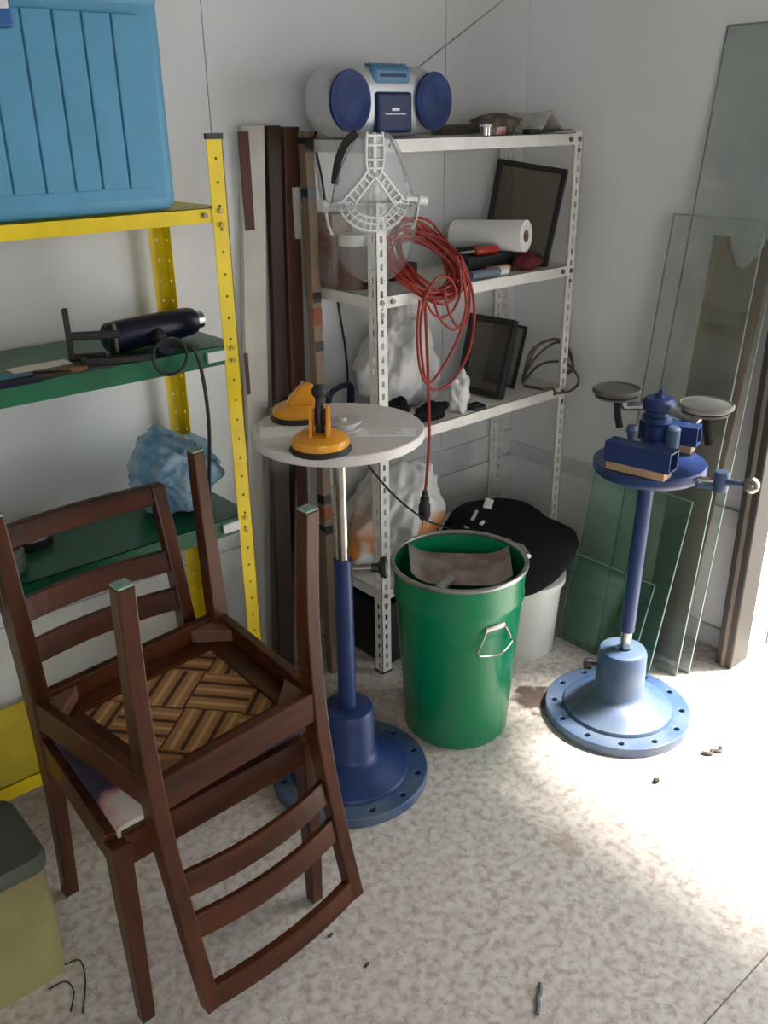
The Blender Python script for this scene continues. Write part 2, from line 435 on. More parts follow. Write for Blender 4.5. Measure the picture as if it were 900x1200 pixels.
def purple_mat():
    m = mat('seat_purple', (0.045, 0.03, 0.06), 0.9, var=0.2, scale=40, bump=0.3, bscale=150)
    nt = m.node_tree; N = nt.nodes; L = nt.links; b = N['Principled BSDF']
    tc = [n for n in N if n.type == 'TEX_COORD'][0]; r = [n for n in N if n.type == 'VALTORGB'][0]
    vm = N.new('ShaderNodeVectorMath'); vm.operation = 'DISTANCE'; vm.inputs[1].default_value = (-0.155, -0.165, 0.47); L.new(tc.outputs['Object'], vm.inputs[0])
    n = N.new('ShaderNodeTexNoise'); n.inputs['Scale'].default_value = 22; L.new(tc.outputs['Object'], n.inputs['Vector'])
    ad = N.new('ShaderNodeMath'); ad.operation = 'MULTIPLY_ADD'; ad.inputs[1].default_value = 0.06; L.new(n.outputs['Fac'], ad.inputs[0]); L.new(vm.outputs['Value'], ad.inputs[2])
    rr = N.new('ShaderNodeValToRGB'); e = rr.color_ramp.elements; e[0].position = 0.075; e[0].color = (0.62, 0.55, 0.48, 1); e[1].position = 0.1; e[1].color = (0.45, 0.2, 0.18, 1)
    L.new(ad.outputs[0], rr.inputs[0])
    mr = N.new('ShaderNodeMapRange'); mr.inputs['From Min'].default_value = 0.1; mr.inputs['From Max'].default_value = 0.115; mr.inputs['To Min'].default_value = 1; mr.inputs['To Max'].default_value = 0
    L.new(ad.outputs[0], mr.inputs['Value'])
    mx = N.new('ShaderNodeMixRGB'); L.new(mr.outputs[0], mx.inputs[0]); L.new(r.outputs[0], mx.inputs[1]); L.new(rr.outputs[0], mx.inputs[2])
    L.new(mx.outputs[0], b.inputs['Base Color'])
purple_mat()
glassy('glass_clear', (0.962, 0.984, 0.970), haze=0.035)
glassy('glass_green', (0.78, 0.92, 0.85), haze=0.07, hazecol=(0.40, 0.62, 0.50))  # green haze and light tint paint in the light hitting these sheets
glassy('glass_tint', (0.80, 0.89, 0.84), haze=0.06, hazecol=(0.5, 0.6, 0.55))
mat('glass_edge', (0.42, 0.56, 0.49), 0.2)
glassy('visor_clear', (0.95, 0.955, 0.955), haze=0.05, ior=1.07, rough=0.1)
glassy('shell_clear', (0.92, 0.93, 0.94), haze=0.24, hazecol=(0.7, 0.72, 0.74), rough=0.2, ior=1.2)
glassy('pane_smoke', (0.55, 0.52, 0.46), haze=0.12, hazecol=(0.3, 0.28, 0.24))
glassy('jar_glass', (0.8, 0.85, 0.8), haze=0.1)
glassy('wrap_clear', (0.97, 0.97, 0.97), haze=0.0, rough=0.12, ior=1.25)

# ------------------------------------------------------------------ room shell
struct(MB().span((ROOM_X0, ROOM_Y0, -0.08), (WX + 0.12, WY + 0.12, 0)).build('floor', 'linoleum'), 'mottled beige linoleum floor with small dark squiggles', 'floor')
struct(MB().span((ROOM_X0 - .12, ROOM_Y0 - .12, CEIL), (WX + 0.12, WY + 0.12, CEIL + .1)).build('ceiling', 'ceiling_dark'), 'plain unseen ceiling above the workshop, darkened to cut bounce light', 'ceiling')
_a, _b = atz(905, 1112, 0), atz(800, 1228, 0)
MB().tube([_a, _b], .0016, 4).build('floor_seam', mat('seam_dark', (.25, .21, .18), .8), D.objects['floor'])
wb = struct(MB().span((ROOM_X0, WY + 0.006, 0), (WX + 0.12, WY + 0.12, CEIL)).build('wall_back', 'trim_white'), 'white panelled back wall behind the shelving', 'wall')
seams = [ROOM_X0, -0.6, 0.38, 1.322, 2.17, WX]
for a, b in zip(seams[:-1], seams[1:]):
    MB().span((a + 0.0015, WY, 0), (b - 0.0015, WY + 0.01, CEIL)).build('panel', 'wall_paint', wb)
wr = MB()
wr.span((WX, DOOR_Y1, 0), (WX + 0.12, WY + .12, CEIL)); wr.span((WX, ROOM_Y0, 0), (WX + .12, DOOR_Y0, CEIL)); wr.span((WX, DOOR_Y0, DOOR_Z), (WX + .12, DOOR_Y1, CEIL))
struct(wr.build('wall_right', 'wall_side'), 'white side wall with the open doorway', 'wall')
struct(MB().span((ROOM_X0 - .12, ROOM_Y0 - .12, 0), (ROOM_X0, WY + .12, CEIL)).build('wall_left', 'wall_side'), 'plain white wall across from the doorway', 'wall')
wf = MB()
wf.span((ROOM_X0, ROOM_Y0 - .12, 0), (WX + .12, ROOM_Y0, FILL_WIN_Z0)); wf.span((ROOM_X0, ROOM_Y0 - .12, FILL_WIN_Z1), (WX + .12, ROOM_Y0, CEIL))
wf.span((ROOM_X0, ROOM_Y0 - .12, FILL_WIN_Z0), (FILL_WIN_X0, ROOM_Y0, FILL_WIN_Z1)); wf.span((FILL_WIN_X1, ROOM_Y0 - .12, FILL_WIN_Z0), (WX + .12, ROOM_Y0, FILL_WIN_Z1))
struct(wf.build('wall_front', 'wall_side'), 'white wall with a wide window opening added for fill light', 'wall')
g = MB()
g.span((WX - 0.10, DOOR_Y1, 0), (WX + 0.14, DOOR_Y1 + 0.055, DOOR_Z + .05))
g.span((WX - 0.10, DOOR_Y0 - .055, 0), (WX + 0.14, DOOR_Y0, DOOR_Z + .05)); g.span((WX - .10, DOOR_Y0, DOOR_Z), (WX + .14, DOOR_Y1, DOOR_Z + .05))
dj = struct(g.build('door_1', 'door_brown', bevel=0.004), 'dark brown door frame around the sunlit doorway', 'door frame')
g = MB(); g.span((WX - 0.104, DOOR_Y1 + 0.022, 0.002), (WX - 0.0995, DOOR_Y1 + 0.034, DOOR_Z)); g.build('bead', mat('bead_brown', (0.22, 0.18, 0.14), 0.5), dj)
# horizontal cover strips low on the walls
t1 = MB()
t1.span((ROOM_X0, WY - 0.012, 0.455), (WX, WY + 0.002, 0.545)); t1.span((ROOM_X0, WY - 0.012, 0.345), (WX, WY + 0.002, 0.443)); struct(t1.build('trim_1', 'trim_white', bevel=0.003), 'white horizontal board running low along the back wall', 'trim')
t2 = MB(); t2.span((WX - 0.012, DOOR_Y1 + .06, 0.44), (WX + 0.002, WY - .012, 0.50)); struct(t2.build('trim_2', 'trim_white', bevel=0.003), 'white horizontal board running low along the side wall', 'trim')
t3 = MB(); t3.span((ROOM_X0, WY - 0.016, 0.0), (WX, WY + 0.002, 0.07)); struct(t3.build('baseboard_back', 'trim_white', bevel=0.003), 'white skirting at the foot of the back wall', 'baseboard')
t4 = MB(); t4.span((WX - 0.016, DOOR_Y1 + .06, 0.0), (WX + 0.002, WY - .016, 0.07)); struct(t4.build('baseboard_right', 'trim_white', bevel=0.003), 'white skirting at the foot of the side wall', 'baseboard')
struct(MB().span((WX + 0.12, -6, -0.12), (12, 9, -0.02)).build('ground_outside', 'outside_ground'), 'pale sunlit ground outside the doorway', 'ground')

# ------------------------------------------------------------------ yellow and green rack
RXR, RXL, RYF, RYB = 1.130, 0.18, 1.85, 2.17
rack = thing('storage_rack', 'yellow metal storage rack with green painted shelves against the back wall', 'shelving', ((RXL + RXR) / 2, (RYF + RYB) / 2, 0))
ro = rack.location
def loc(p): return Vector(p) - ro
def post_angle(x, y, sx, sy, h, w, m, parent, org, pitch, sw, sh, stag=0.0):
    mb = MB()
    # leg parallel to X (normal along Y) and leg parallel to Y (normal along X), meeting at the corner (x, y)
    slotted(mb, Vector((x, y, 0)) - org, (sx, 0, 0), (0, 0, 1), h, w, pitch, sw, sh, 0.002 * (1 if sx * sy < 0 else -1), stag)
    slotted(mb, Vector((x, y, 0)) - org, (0, sy, 0), (0, 0, 1), h, w, pitch, sw, sh, 0.002 * (-1 if sx * sy < 0 else 1), stag)
    return mb.build('post', m, parent)
for (x, y, sx, sy) in ((RXR, RYF, -1, 1), (RXR, RYB, -1, -1), (RXL, RYF, 1, 1), (RXL, RYB, 1, -1)):
    pst = post_angle(x, y, sx, sy, 1.622, 0.040, 'yellow_paint', rack, ro, 0.05, 0.006, 0.006)
    MB().span(loc((x - 0.001 if sx > 0 else x - 0.042, y - .003, 1.617)), loc((x + 0.042 if sx > 0 else x + 0.001, y + .006, 1.629))).span(loc((x - .004, min(y, y + sy * .04), 1.617)), loc((x + .001, max(y, y + sy * .04), 1.629))).build('end_cap', 'black_plastic', pst)
def tray(x0, x1, y0, y1, ztop, lip, m, parent, org, name='shelf'):
    mb = MB(); o = Vector(org); t = 0.002
    def S(a, b): mb.span(Vector(a) - o, Vector(b) - o)
    S((x0, y0, ztop - t), (x1, y1, ztop))
    S((x0, y0, ztop - lip), (x1, y0 + t, ztop)); S((x0, y1 - t, ztop - lip), (x1, y1, ztop))
    S((x0, y0, ztop - lip), (x0 + t, y1, ztop)); S((x1 - t, y0, ztop - lip), (x1, y1, ztop))
    return mb.build(name, m, parent)
for z, m, lp in ((1.476, 'yellow_paint', 0.032), (1.166, 'green_paint', 0.046), (0.724, 'green_paint', 0.046), (0.235, 'yellow_paint', 0.04)):
    sh = tray(RXL + 0.003, RXR - 0.003, RYF + 0.003, RYB - 0.003, z, lp, m, rack, ro)
    if 'green' in m:
        MB().span(loc((RXR - 0.088, RYF - 0.006, z - 0.034)), loc((RXR - 0.04, RYF + 0.0035, z - 0.010))).build('end_clip', 'plastic_white', sh)
    for k in (0, 1):
        MB().cyl(loc((RXR - 0.02, RYF - 0.006, z - 0.008 - 0.03 * k)), loc((RXR - 0.02, RYF + .002, z - 0.008 - 0.03 * k)), 0.006, seg=8).build('bolt', mat('bolt_yellow', (.45, .36, .08), .4, .4), rack)
MB().cyl(loc((RXR - 0.060, RYF - 0.004, 1.461)), loc((RXR - 0.060, RYF + .004, 1.461)), 0.006, seg=8).build('bolt', 'bolt_steel', rack)

# blue cooler box on the top shelf
cb = thing('cooler_box', 'large light blue plastic cool box with vertical grooves on the top shelf', 'cool box', (0.71, 2.0, 1.476))
bx0, bx1, by0, by1, bh = -0.33, 0.300, -0.162, 0.15, 0.43
MB().span((bx0, by0 + .012, 0), (bx1, by1, bh)).build('body', 'cooler_blue', cb, bevel=0.028, seg=4, smooth=True)
def xface(px): return aty(px, 225, 2.0 - 0.162).x - 0.71
gx = [bx0 + .03, -0.245, -0.155, xface(17), xface(56), xface(91), xface(123), xface(155), xface(186)]
for a, b in zip(gx[:-1], gx[1:]):
    MB().span((a + .0022, by0 + .004, 0.05), (b - .0022, by0 + .02, 0.372)).build('rib', 'cooler_blue', cb, bevel=0.003)
MB().span((bx0 + .002, by0 + .008, 0.380), (bx1 - .002, by1 - .002, 0.50)).build('lid', 'cooler_blue', cb, bevel=0.022, seg=4, smooth=True)
lt = MB().span((xface(-30), by0 - .022, 0.335), (xface(43), by0 + .012, 0.42)).build('latch', 'latch_blue', cb, bevel=0.006)
MB().span((xface(-30), by0 - .03, 0.364), (xface(38), by0 - .0215, 0.42)).build('latch_cover', 'plastic_white', lt, bevel=0.003)

# heat gun on the upper green shelf
hgp = atz(180, 425, 1.166); 
hg = thing('heat_gun', 'dark navy heat gun lying with its nozzle out on the green shelf', 'heat gun', (0.975, 1.965, 1.166))
ax = Vector((0.97, 0.05, 0.03)).normalized(); HM = frame_to(ax)
gl = Vector((0.0, 0.0, 0.0394))
pr = [(0.0, -0.125), (0.030, -0.125), (0.035, -0.12), (0.0365, -0.09), (0.036, -0.02), (0.035, 0.06), (0.034, 0.09), (0.030, 0.106), (0.018, 0.112), (0, 0.112)]
MB().lathe(pr, gl, 28, HM).build('housing', 'navy_plastic', hg, smooth=True)
MB().lathe([(0.0, 0.110), (0.021, 0.110), (0.021, 0.128), (0.017, 0.128), (0.017, 0.112), (0, 0.112)], gl, 20, HM).build('nozzle', 'chrome', hg, smooth=True)
MB().lathe([(0.012, -0.128), (0.026, -0.128), (0.026, -0.124), (0.012, -0.124)], gl, 20, HM, close=True).build('vent_ring', 'black_plastic', hg)
hd = [gl + ax * -.005 + Vector((0, -.015, -.006)), gl + ax * -.02 + Vector((0, -0.06, -0.014)), gl + ax * -.03 + Vector((0, -0.105, -0.018))]
MB().tube(spline(hd, 5), 0.019, 12).build('handle', 'navy_plastic', hg, smooth=True)
he = hg.location + hd[-1]
wp = [hd[-1] + Vector((0, .01, 0)), hd[-1] + Vector((0.03, -0.025, -0.004)), Vector((0.018, -0.150, 0.010)), Vector((0.028, -0.158, -0.06)), Vector((0.030, -0.160, -0.17)), Vector((0.035, -0.13, -0.30)), Vector((0.05, -0.08, -0.43))]
MB().tube(spline(wp, 8), 0.0045, 8).build('power_cord', 'black_cord', hg, smooth=True)
rc = hd[-1] + Vector((-0.01, -0.028, -0.016))
MB().tube([rc + Vector((0.042 * math.cos(t), -0.006, 0.042 * math.sin(t))) for t in [2 * PI * k / 28 for k in range(28)]], 0.0035, 6, closed=True).build('hanging_ring', 'black_cord', hg, smooth=True)

# screw clamps
def clamp(name, label, p, rz, s=1.0):
    t = thing(name, label, 'clamp', p, (0, 0, rz), 'screw clamps on the green shelf')
    MB().span((-0.006, -0.008, 0.0), (0.006, 0.008, 0.115 * s)).build('bar', 'iron_dark', t, bevel=0.002)
    MB().span((-0.004, -0.007, 0.045), (0.11 * s, 0.007, 0.062)).build('sliding_arm', 'iron_dark', t, bevel=0.003)
    MB().span((-0.004, -0.007, 0.0), (0.075 * s, 0.007, 0.014)).build('fixed_jaw', 'iron_dark', t, bevel=0.003)
    MB().cyl((0.1 * s, 0, 0.012), (0.1 * s, 0, 0.075), 0.0045, seg=8).build('spindle', 'bolt_steel', t)
clamp('screw_clamp', 'dark iron screw clamp standing upright beside the heat gun', (0.765, 1.962, 1.166), -0.5)
q = thing('hand_clamp', 'dark iron clamp lying flat between the heat gun and blue-handled pliers', 'clamp', (0.775, 1.885, 1.166), (0, 0, -0.35), 'screw clamps on the green shelf')
MB().span((-0.02, -0.006, 0.0), (0.14, 0.008, 0.014)).build('bar', 'iron_dark', q, bevel=0.002)
MB().span((-0.02, -0.006, 0), (-0.006, 0.034, 0.013)).build('fixed_jaw', 'iron_dark', q, bevel=0.002)
MB().span((0.06, -0.005, 0.0), (0.075, 0.030, 0.012)).build('sliding_arm', 'iron_dark', q, bevel=0.002)
# pliers with blue grips, paper, chisel
p = atz(40, 446, 1.17)
pl = thing('pliers', 'pliers with light blue grips lying on the upper green shelf', 'pliers', (p.x, p.y, 1.166), (0, 0, -0.25))
for s in (-1, 1):
    MB().tube(spline([(-0.16, 0.03 * s, 0.009), (-0.08, 0.026 * s, 0.009), (-0.02, 0.012 * s, 0.009), (0.015, 0.004 * s, 0.009)], 4), 0.009, 8).build('grip', 'blue_tool' if s > 0 else 'navy_plastic', pl, smooth=True)
    MB().tube([(0.0, 0.006 * s, 0.012), (0.03, 0.006 * s, 0.012), (0.075, 0.002 * s, 0.012)], [0.009, 0.008, 0.003], 8).build('jaw', 'iron_dark', pl, smooth=True)
p = atz(62, 434, 1.158)
tag(MB().box((0, 0, 0.0008), (0.13, 0.05, 0.0012)).build('paper_slip', 'paper', loc=(p.x - .02, p.y + .02, 1.166)), 'small white paper slip under the blue-handled pliers', 'paper')
p = atz(85, 443, 1.165)
ch = thing('file', 'short file with brown wooden handle on the green shelf', 'tool', (p.x + .012, p.y + .034, 1.166), (0, 0, -0.3))
MB().tube([(-0.03, 0, .008), (0.0, 0, .008), (0.035, 0, .008)], [0.007, 0.008, 0.006], 8).build('handle', 'wood_block', ch, smooth=True)
MB().span((0.03, -.006, .004), (0.09, .006, .009)).build('blade', 'iron_dark', ch)

# blue plastic bag, jar, tin, bottle on the lower green shelf
bb = blob('plastic_bag', 'bag_blue', (1.0, 2.0, 0.724), (0.21, 0.24, 0.20), amp=0.34, seed=3, sharp=3.4, sub=5, crease=1.0)
tag(bb, 'crumpled light blue plastic bag on the lower green shelf', 'bag')
jar = thing('glass_jar', 'small clear glass jar standing on the lower green shelf', 'jar', (0.545, 1.93, 0.724))
MB().lathe([(0.0, 0.0), (0.028, 0.0), (0.03, 0.004), (0.03, 0.05), (0.024, 0.058), (0.024, 0.062), (0.022, 0.062), (0.022, 0.057), (0.028, 0.048), (0.027, 0.006), (0, 0.005)], seg=28).build('glass', 'jar_glass', jar, smooth=True)
MB().lathe([(0, 0.0062), (0.0265, 0.0062), (0.0265, 0.028), (0, 0.028)], seg=24).build('contents', mat('jar_cream', (.45, .42, .33), .6), jar, smooth=True)
MB().lathe([(0, 0.06), (0.026, 0.06), (0.026, 0.078), (0.022, 0.081), (0, 0.081)], seg=28).build('lid', 'black_plastic', jar, smooth=True)
tin = thing('polish_tin', 'flat round dark tin with silver lid on the lower green shelf', 'tin', (0.628, 2.05, 0.724))
MB().lathe([(0, 0), (0.052, 0), (0.053, 0.003), (0.053, 0.022), (0, 0.022)], seg=32).build('body', 'black_plastic', tin, smooth=True)
MB().lathe([(0, 0.022), (0.05, 0.022), (0.05, 0.034), (0.046, 0.037), (0, 0.037)], seg=32).build('lid', 'zinc', tin, smooth=True)
bt = thing('spray_bottle', 'tall black bottle with cap on the lower green shelf', 'bottle', (0.548, 2.09, 0.724))
MB().lathe([(0, 0), (0.028, 0), (0.03, 0.004), (0.03, 0.12), (0.014, 0.15), (0.014, 0.16), (0, 0.16)], seg=24).build('body', 'black_plastic', bt, smooth=True)
MB().lathe([(0, 0.16), (0.017, 0.16), (0.017, 0.19), (0, 0.19)], seg=20).build('cap', 'black_rubber', bt, smooth=True)

# ------------------------------------------------------------------ chairs
CH = dict(wf=.471, wr=.404, d=.416, hs=.461, ap=.057, hb=.91, rk=.018, bt=.087)
def make_chair(name, label, cushion_mat):
    t = thing(name, label, 'chair')
    wf_, wr_, d, hs, ap, hb, rk, bt_ = [CH[k] for k in ('wf', 'wr', 'd', 'hs', 'ap', 'hb', 'rk', 'bt')]
    def rect(cx, cy, z, sx, sy): return [Vector((cx + a * sx / 2, cy + b * sy / 2, z)) for a, b in ((-1, -1), (1, -1), (1, 1), (-1, 1))]
    for s in (-1, 1):
        x = s * (wf_ / 2 - .019)
        lg = MB().loft([rect(x, -d / 2 + .019, 0.004, .028, .028), rect(x, -d / 2 + .019, hs - .13, .037, .037), rect(x, -d / 2 + .019, hs - .002, .038, .038)]).build('leg', 'wood_chair', t, bevel=.003)
        MB().box((x, -d / 2 + .019, .002), (.025, .025, .004)).build('felt_pad', 'felt_green', lg)
        x = s * (wr_ / 2 - .016)
        path = spline([(d / 2 + rk, 0.004), (d / 2 + .002, .14), (d / 2 - .008, .30), (d / 2 - .008, .46), (d / 2 + .008, .60), (d / 2 + .045, .77), (d / 2 + bt_, hb)] and [Vector((0, a, b)) for a, b in ((d / 2 + rk, .004), (d / 2 + .002, .14), (d / 2 - .012, .30), (d / 2 - .012, .46), (d / 2 + .006, .60), (d / 2 + .040, .77), (d / 2 + bt_ - .012, hb - .001))], 3)
        secs = []
        for p in path:
            dep = .030 + .016 * math.exp(-((p.z - .44) / .2) ** 2)
            secs.append(rect(x, p.y - .004, p.z, .032, dep))
        lg = MB().loft(secs).build('rear_post', 'wood_chair', t, bevel=.003)
        MB().box((x, d / 2 + rk - .004, .002), (.027, .027, .004)).build('felt_pad', 'felt_green', lg)
    # aprons
    ap = ap + .012; zc = hs + .012 - ap / 2
    fr, rr = Vector((wf_ / 2 - .026, -d / 2 + .019)), Vector((wr_ / 2 - .022, d / 2 - .012))
    MB().box((0, -d / 2 + .014, zc), (wf_ - .06, .022, ap)).build('apron', 'wood_chair_h', t, bevel=.003)
    MB().box((0, d / 2 - .008, zc), (wr_ - .05, .022, ap)).build('apron', 'wood_chair_h', t, bevel=.003)
    for s in (-1, 1):
        a = Vector((s * (wf_ / 2 - .014), -d / 2 + .03, zc)); b = Vector((s * (wr_ / 2 - .016), d / 2 - .02, zc))
        dv = b - a; R = Matrix.Rotation(math.atan2(dv.y, dv.x), 3, 'Z')
        MB().box((a + b) / 2, (dv.length, .022, ap), R=R).build('apron', 'wood_chair_h', t, bevel=.003)
        # corner blocks
        for (cx, cy, sy) in ((s * (wf_ / 2 - .027), -d / 2 + .027, 1), (s * (wr_ / 2 - .03), d / 2 - .022, -1)):
            MB().prism([(cx, cy), (cx - s * .07, cy), (cx - s * .062, cy + sy * .012), (cx - s * .008, cy + sy * .062), (cx, cy + sy * .07)], hs - .047, hs - .018).build('corner_block', 'wood_block', t, bevel=.002)
    # inner seat frame (rebate) the cushion drops into
    iw, idp = wf_ / 2 - .03, d / 2 - .03
    for (a, b) in (((-iw, -idp + .0), (iw, -idp + .04)), ((-iw + .03, idp - .04), (iw - .03, idp))):
        MB().span((a[0], a[1], hs - .016), (b[0], b[1], hs - .002)).build('seat_frame', 'wood_chair_h', t)
    for s in (-1, 1):
        MB().prism([(s * iw, -idp), (s * (iw - .045), -idp), (s * (iw - .075), idp), (s * (iw - .034), idp)], hs - .016, hs - .002).build('seat_frame', 'wood_chair_h', t)
    # cushion
    n = 14; mb = MB(); top = []; 
    def edge(u, v):
        y = -d / 2 + .022 + v * (d - .042); w = (wf_ / 2 - .024) * (1 - v) + (wr_ / 2 - .024) * v
        return (u * 2 - 1) * w, y
    for i in range(n + 1):
        for j in range(n + 1):
            u, v = i / n, j / n; x, y = edge(u, v)
            e = min(u, 1 - u, v, 1 - v)
            top.append(Vector((x, y, hs + .022 + .020 * min(1, e / .22) ** 0.5)))
    bot = [Vector((p.x, p.y, hs - .001)) for p in top]
    o = len(top)
    mb.v = [tuple(p) for p in top + bot]
    I = lambda i, j: i * (n + 1) + j
    for i in range(n):
        for j in range(n):
            mb.f.append((I(i, j), I(i + 1, j), I(i + 1, j + 1), I(i, j + 1)))
            mb.f.append((o + I(i, j), o + I(i, j + 1), o + I(i + 1, j + 1), o + I(i + 1, j)))
    rim = [I(i, 0) for i in range(n)] + [I(n, j) for j in range(n)] + [I(n - i, n) for i in range(n)] + [I(0, n - j) for j in range(n)]
    for k in range(len(rim)):
        a, b = rim[k], rim[(k + 1) % len(rim)]
        mb.f.append((a, b, o + b, o + a))
    mb.build('seat_cushion', 'seat_purple', t, smooth=True)
    if cushion_mat != 'seat_purple':
        w0, w1 = wf_ / 2 - .05, wr_ / 2 - .05
        MB().prism([(-w0, -d / 2 + .05), (w0, -d / 2 + .05), (w1, d / 2 - .045), (-w1, d / 2 - .045)], hs - .006, hs - .0015).build('seat_underside', cushion_mat, t)
    # bowed slats and rail
    def yat(z): return d / 2 + .006 + (z - .60) * .22 if z > .6 else d / 2
    for nm, z0, z1, th in (('slat', .622, .672, .014), ('slat', .712, .762, .014), ('top_rail', hb - .045, hb, .020)):
        secs = []
        for k in range(11):
            u = k / 10 * 2 - 1; x = u * (wr_ / 2 - (.028 if nm == 'slat' else 0.003)); bow = .022 * (1 - u * u) if nm == 'slat' else .02 * (1 - u * u)
            ya, yb = yat(z0) + bow - .004, yat(z1) + bow - .004
            secs.append([Vector((x, ya - th / 2, z0)), Vector((x, ya + th / 2, z0)), Vector((x, yb + th / 2, z1)), Vector((x, yb - th / 2, z1))])
        MB().loft(secs).build(nm, 'wood_chair_h', t, bevel=.003)
    return t
lower = make_chair('dining_chair', 'dark brown wooden chair standing upright, purple seat, carrying the upturned chair', 'seat_purple')
lower.location = (0.654, 1.474, 0); lower.rotation_euler = (0, 0, 0.034)
upper = make_chair('dining_chair', 'dark brown wooden chair turned upside down with woven seat underside showing', 'seat_weave')
upper.matrix_world = Matrix.Translation((0.664, 1.431, 1.008)) @ Matrix.Rotation(0.055, 4, 'Z') @ Matrix.Rotation(PI + 0.002, 4, 'X') @ Matrix.Rotation(-0.034 * -1, 4, 'Y')

# khaki tub at the chairs' side and loose wires
kb = thing('storage_tub', 'khaki rectangular tub with grey-green lid on the floor beside the chairs', 'tub', (0.185, 1.595, 0))
def rrect(hx, hy, r, n=5):
    out = []
    for cx, cy, a0 in ((hx - r, hy - r, 0), (-hx + r, hy - r, PI / 2), (-hx + r, -hy + r, PI), (hx - r, -hy + r, 3 * PI / 2)):
        for k in range(n + 1):
            a = a0 + PI / 2 * k / n; out.append((cx + r * math.cos(a), cy + r * math.sin(a)))
    return out
mb = MB(); mb.loft([[Vector((x * s, y * s, z)) for x, y in rrect(.19, .11, .03)] for s, z in ((.97, 0), (.985, .02), (1.0, .15), (.985, .29), (.985, .305))]); mb.build('body', 'khaki', kb, smooth=True)
mb = MB(); mb.loft([[Vector((x * s, y * s, z)) for x, y in rrect(.194, .114, .034)] for s, z in ((.995, .29), (1.0, .295), (1.0, .318), (.97, .326))]); mb.build('lid', 'khaki_lid', kb, smooth=True)
for k, pp in enumerate(([(60, 1140), (78, 1135), (84, 1160), (80, 1198)], [(40, 1170), (60, 1160), (70, 1172), (66, 1196)])):
    w = MB().tube(spline([atz(a, b, .0014) + Vector((.03, 0, 0)) for a, b in pp], 6), .0014, 6).build('loose_wire', 'black_cord', smooth=True)
    tag(w, ('longer thin dark wire curling on the floor by the khaki tub', 'short hooked dark wire lying inside the longer wire curl')[k], 'wire', 'loose wires on the floor')

# ------------------------------------------------------------------ white slotted-angle rack
SX0, SX1, SY0, SY1 = 1.597, 2.447, 1.885, 2.197
ws = thing('slotted_shelving', 'white slotted-angle steel shelving unit standing in the corner', 'shelving', ((SX0 + SX1) / 2, (SY0 + SY1) / 2, 0))
wo = ws.location.copy()
for (x, y, sx, sy) in ((SX0, SY0, 1, 1), (SX1, SY0, -1, 1), (SX0, SY1, 1, -1), (SX1, SY1, -1, -1)):
    pst = post_angle(x, y, sx, sy, 1.612, 0.036, 'white_steel', ws, wo, 0.036, 0.0095, 0.018, 0.0)
    MB().box(Vector((x + sx * .018, y + sy * .018, .003)) - wo, (.04, .04, .006)).build('foot', 'black_plastic', pst)
SHELF_Z = (1.606, 1.208, 0.80, 0.30)
for z in SHELF_Z:
    tray(SX0 + .0025, SX1 - .0025, SY0 + .0025, SY1 - .0025, z, 0.034, 'white_steel', ws, wo, 'shelf')
    for x in (SX0 + .018, SX0 + .058, SX1 - .018, SX1 - .058):
        a = Vector((x, SY0 - .004, z - .017)) - wo; MB().cyl(a, a + Vector((0, .008, 0)), .0075, seg=8).build('bolt', 'bolt_steel', ws)
    for x in (SX0 + .018, SX1 - .018):
        a = Vector((x, SY0 - .003, z - .05)) - wo; MB().cyl(a, a + Vector((0, .006, 0)), .0065, seg=8).build('bolt', 'bolt_steel', ws)

# boombox
bbx = thing('boombox', 'silver and blue portable boombox with two round speakers on the top shelf', 'radio', (1.728, 2.035, 1.606), (0, 0, 0.0))
H2 = .089
def sup(u, e=.6): return math.copysign(abs(u) ** e, u)
secs = []
for k in range(33):
    u = -1 + 2 * k / 32; x = .204 * math.sin(u * PI / 2) ; s = (1 - abs(x / .2041) ** 5.0) ** .5
    hy, hz = .075 * (.35 + .65 * s), H2 * (.30 + .70 * s)
    secs.append([Vector((x, hy * sup(math.cos(2 * PI * j / 36)), H2 + hz * sup(math.sin(2 * PI * j / 36)))) for j in range(36)])
MB().loft(secs).build('body', 'silver_plastic', bbx, smooth='all')
for x in (-.150, .142):
    M = Matrix.Rotation(PI / 2, 3, 'X')
    sp = MB().lathe([(0, .0), (.064, 0), (.066, .010), (.065, .013), (.060, .013), (.050, .007), (.03, .004), (.016, .008), (0, .009)], (x, -.0735, H2), 40, M).build('speaker', 'speaker_blue', bbx, smooth=True)
    sp.scale = (1, 1, 1.12); sp.location = (0, 0, -.12 * H2)
pn = MB().span((-.062, -.084, .012), (.062, -.06, .112)).build('cassette_door', 'radio_navy', bbx, bevel=.008)
MB().span((-.012, -.0852, .066), (.014, -.0835, .073)).build('label_plate', 'silver_plastic', pn)
MB().span((-.035, -.085, .057), (.037, -.0835, .059)).build('label_line', 'silver_plastic', pn)
pt = MB().span((-.068, -.076, .126), (.066, .0, .176)).build('control_panel', 'radio_blue', bbx, bevel=.014, seg=3)
MB().span((-.045, -.0775, .147), (.045, -.0755, .155)).build('tuning_scale', 'radio_navy', pt)
for k in range(6): MB().box((-.053 + .0212 * k, -.045, .177), (.017, .03, .006)).build('button', 'radio_blue', pt, bevel=.002)
MB().tube([aty(484, 84, 2.06) - bbx.location, aty(590, 0, 2.06) - bbx.location], [.003, .002], 8).build('antenna', 'zinc', bbx)

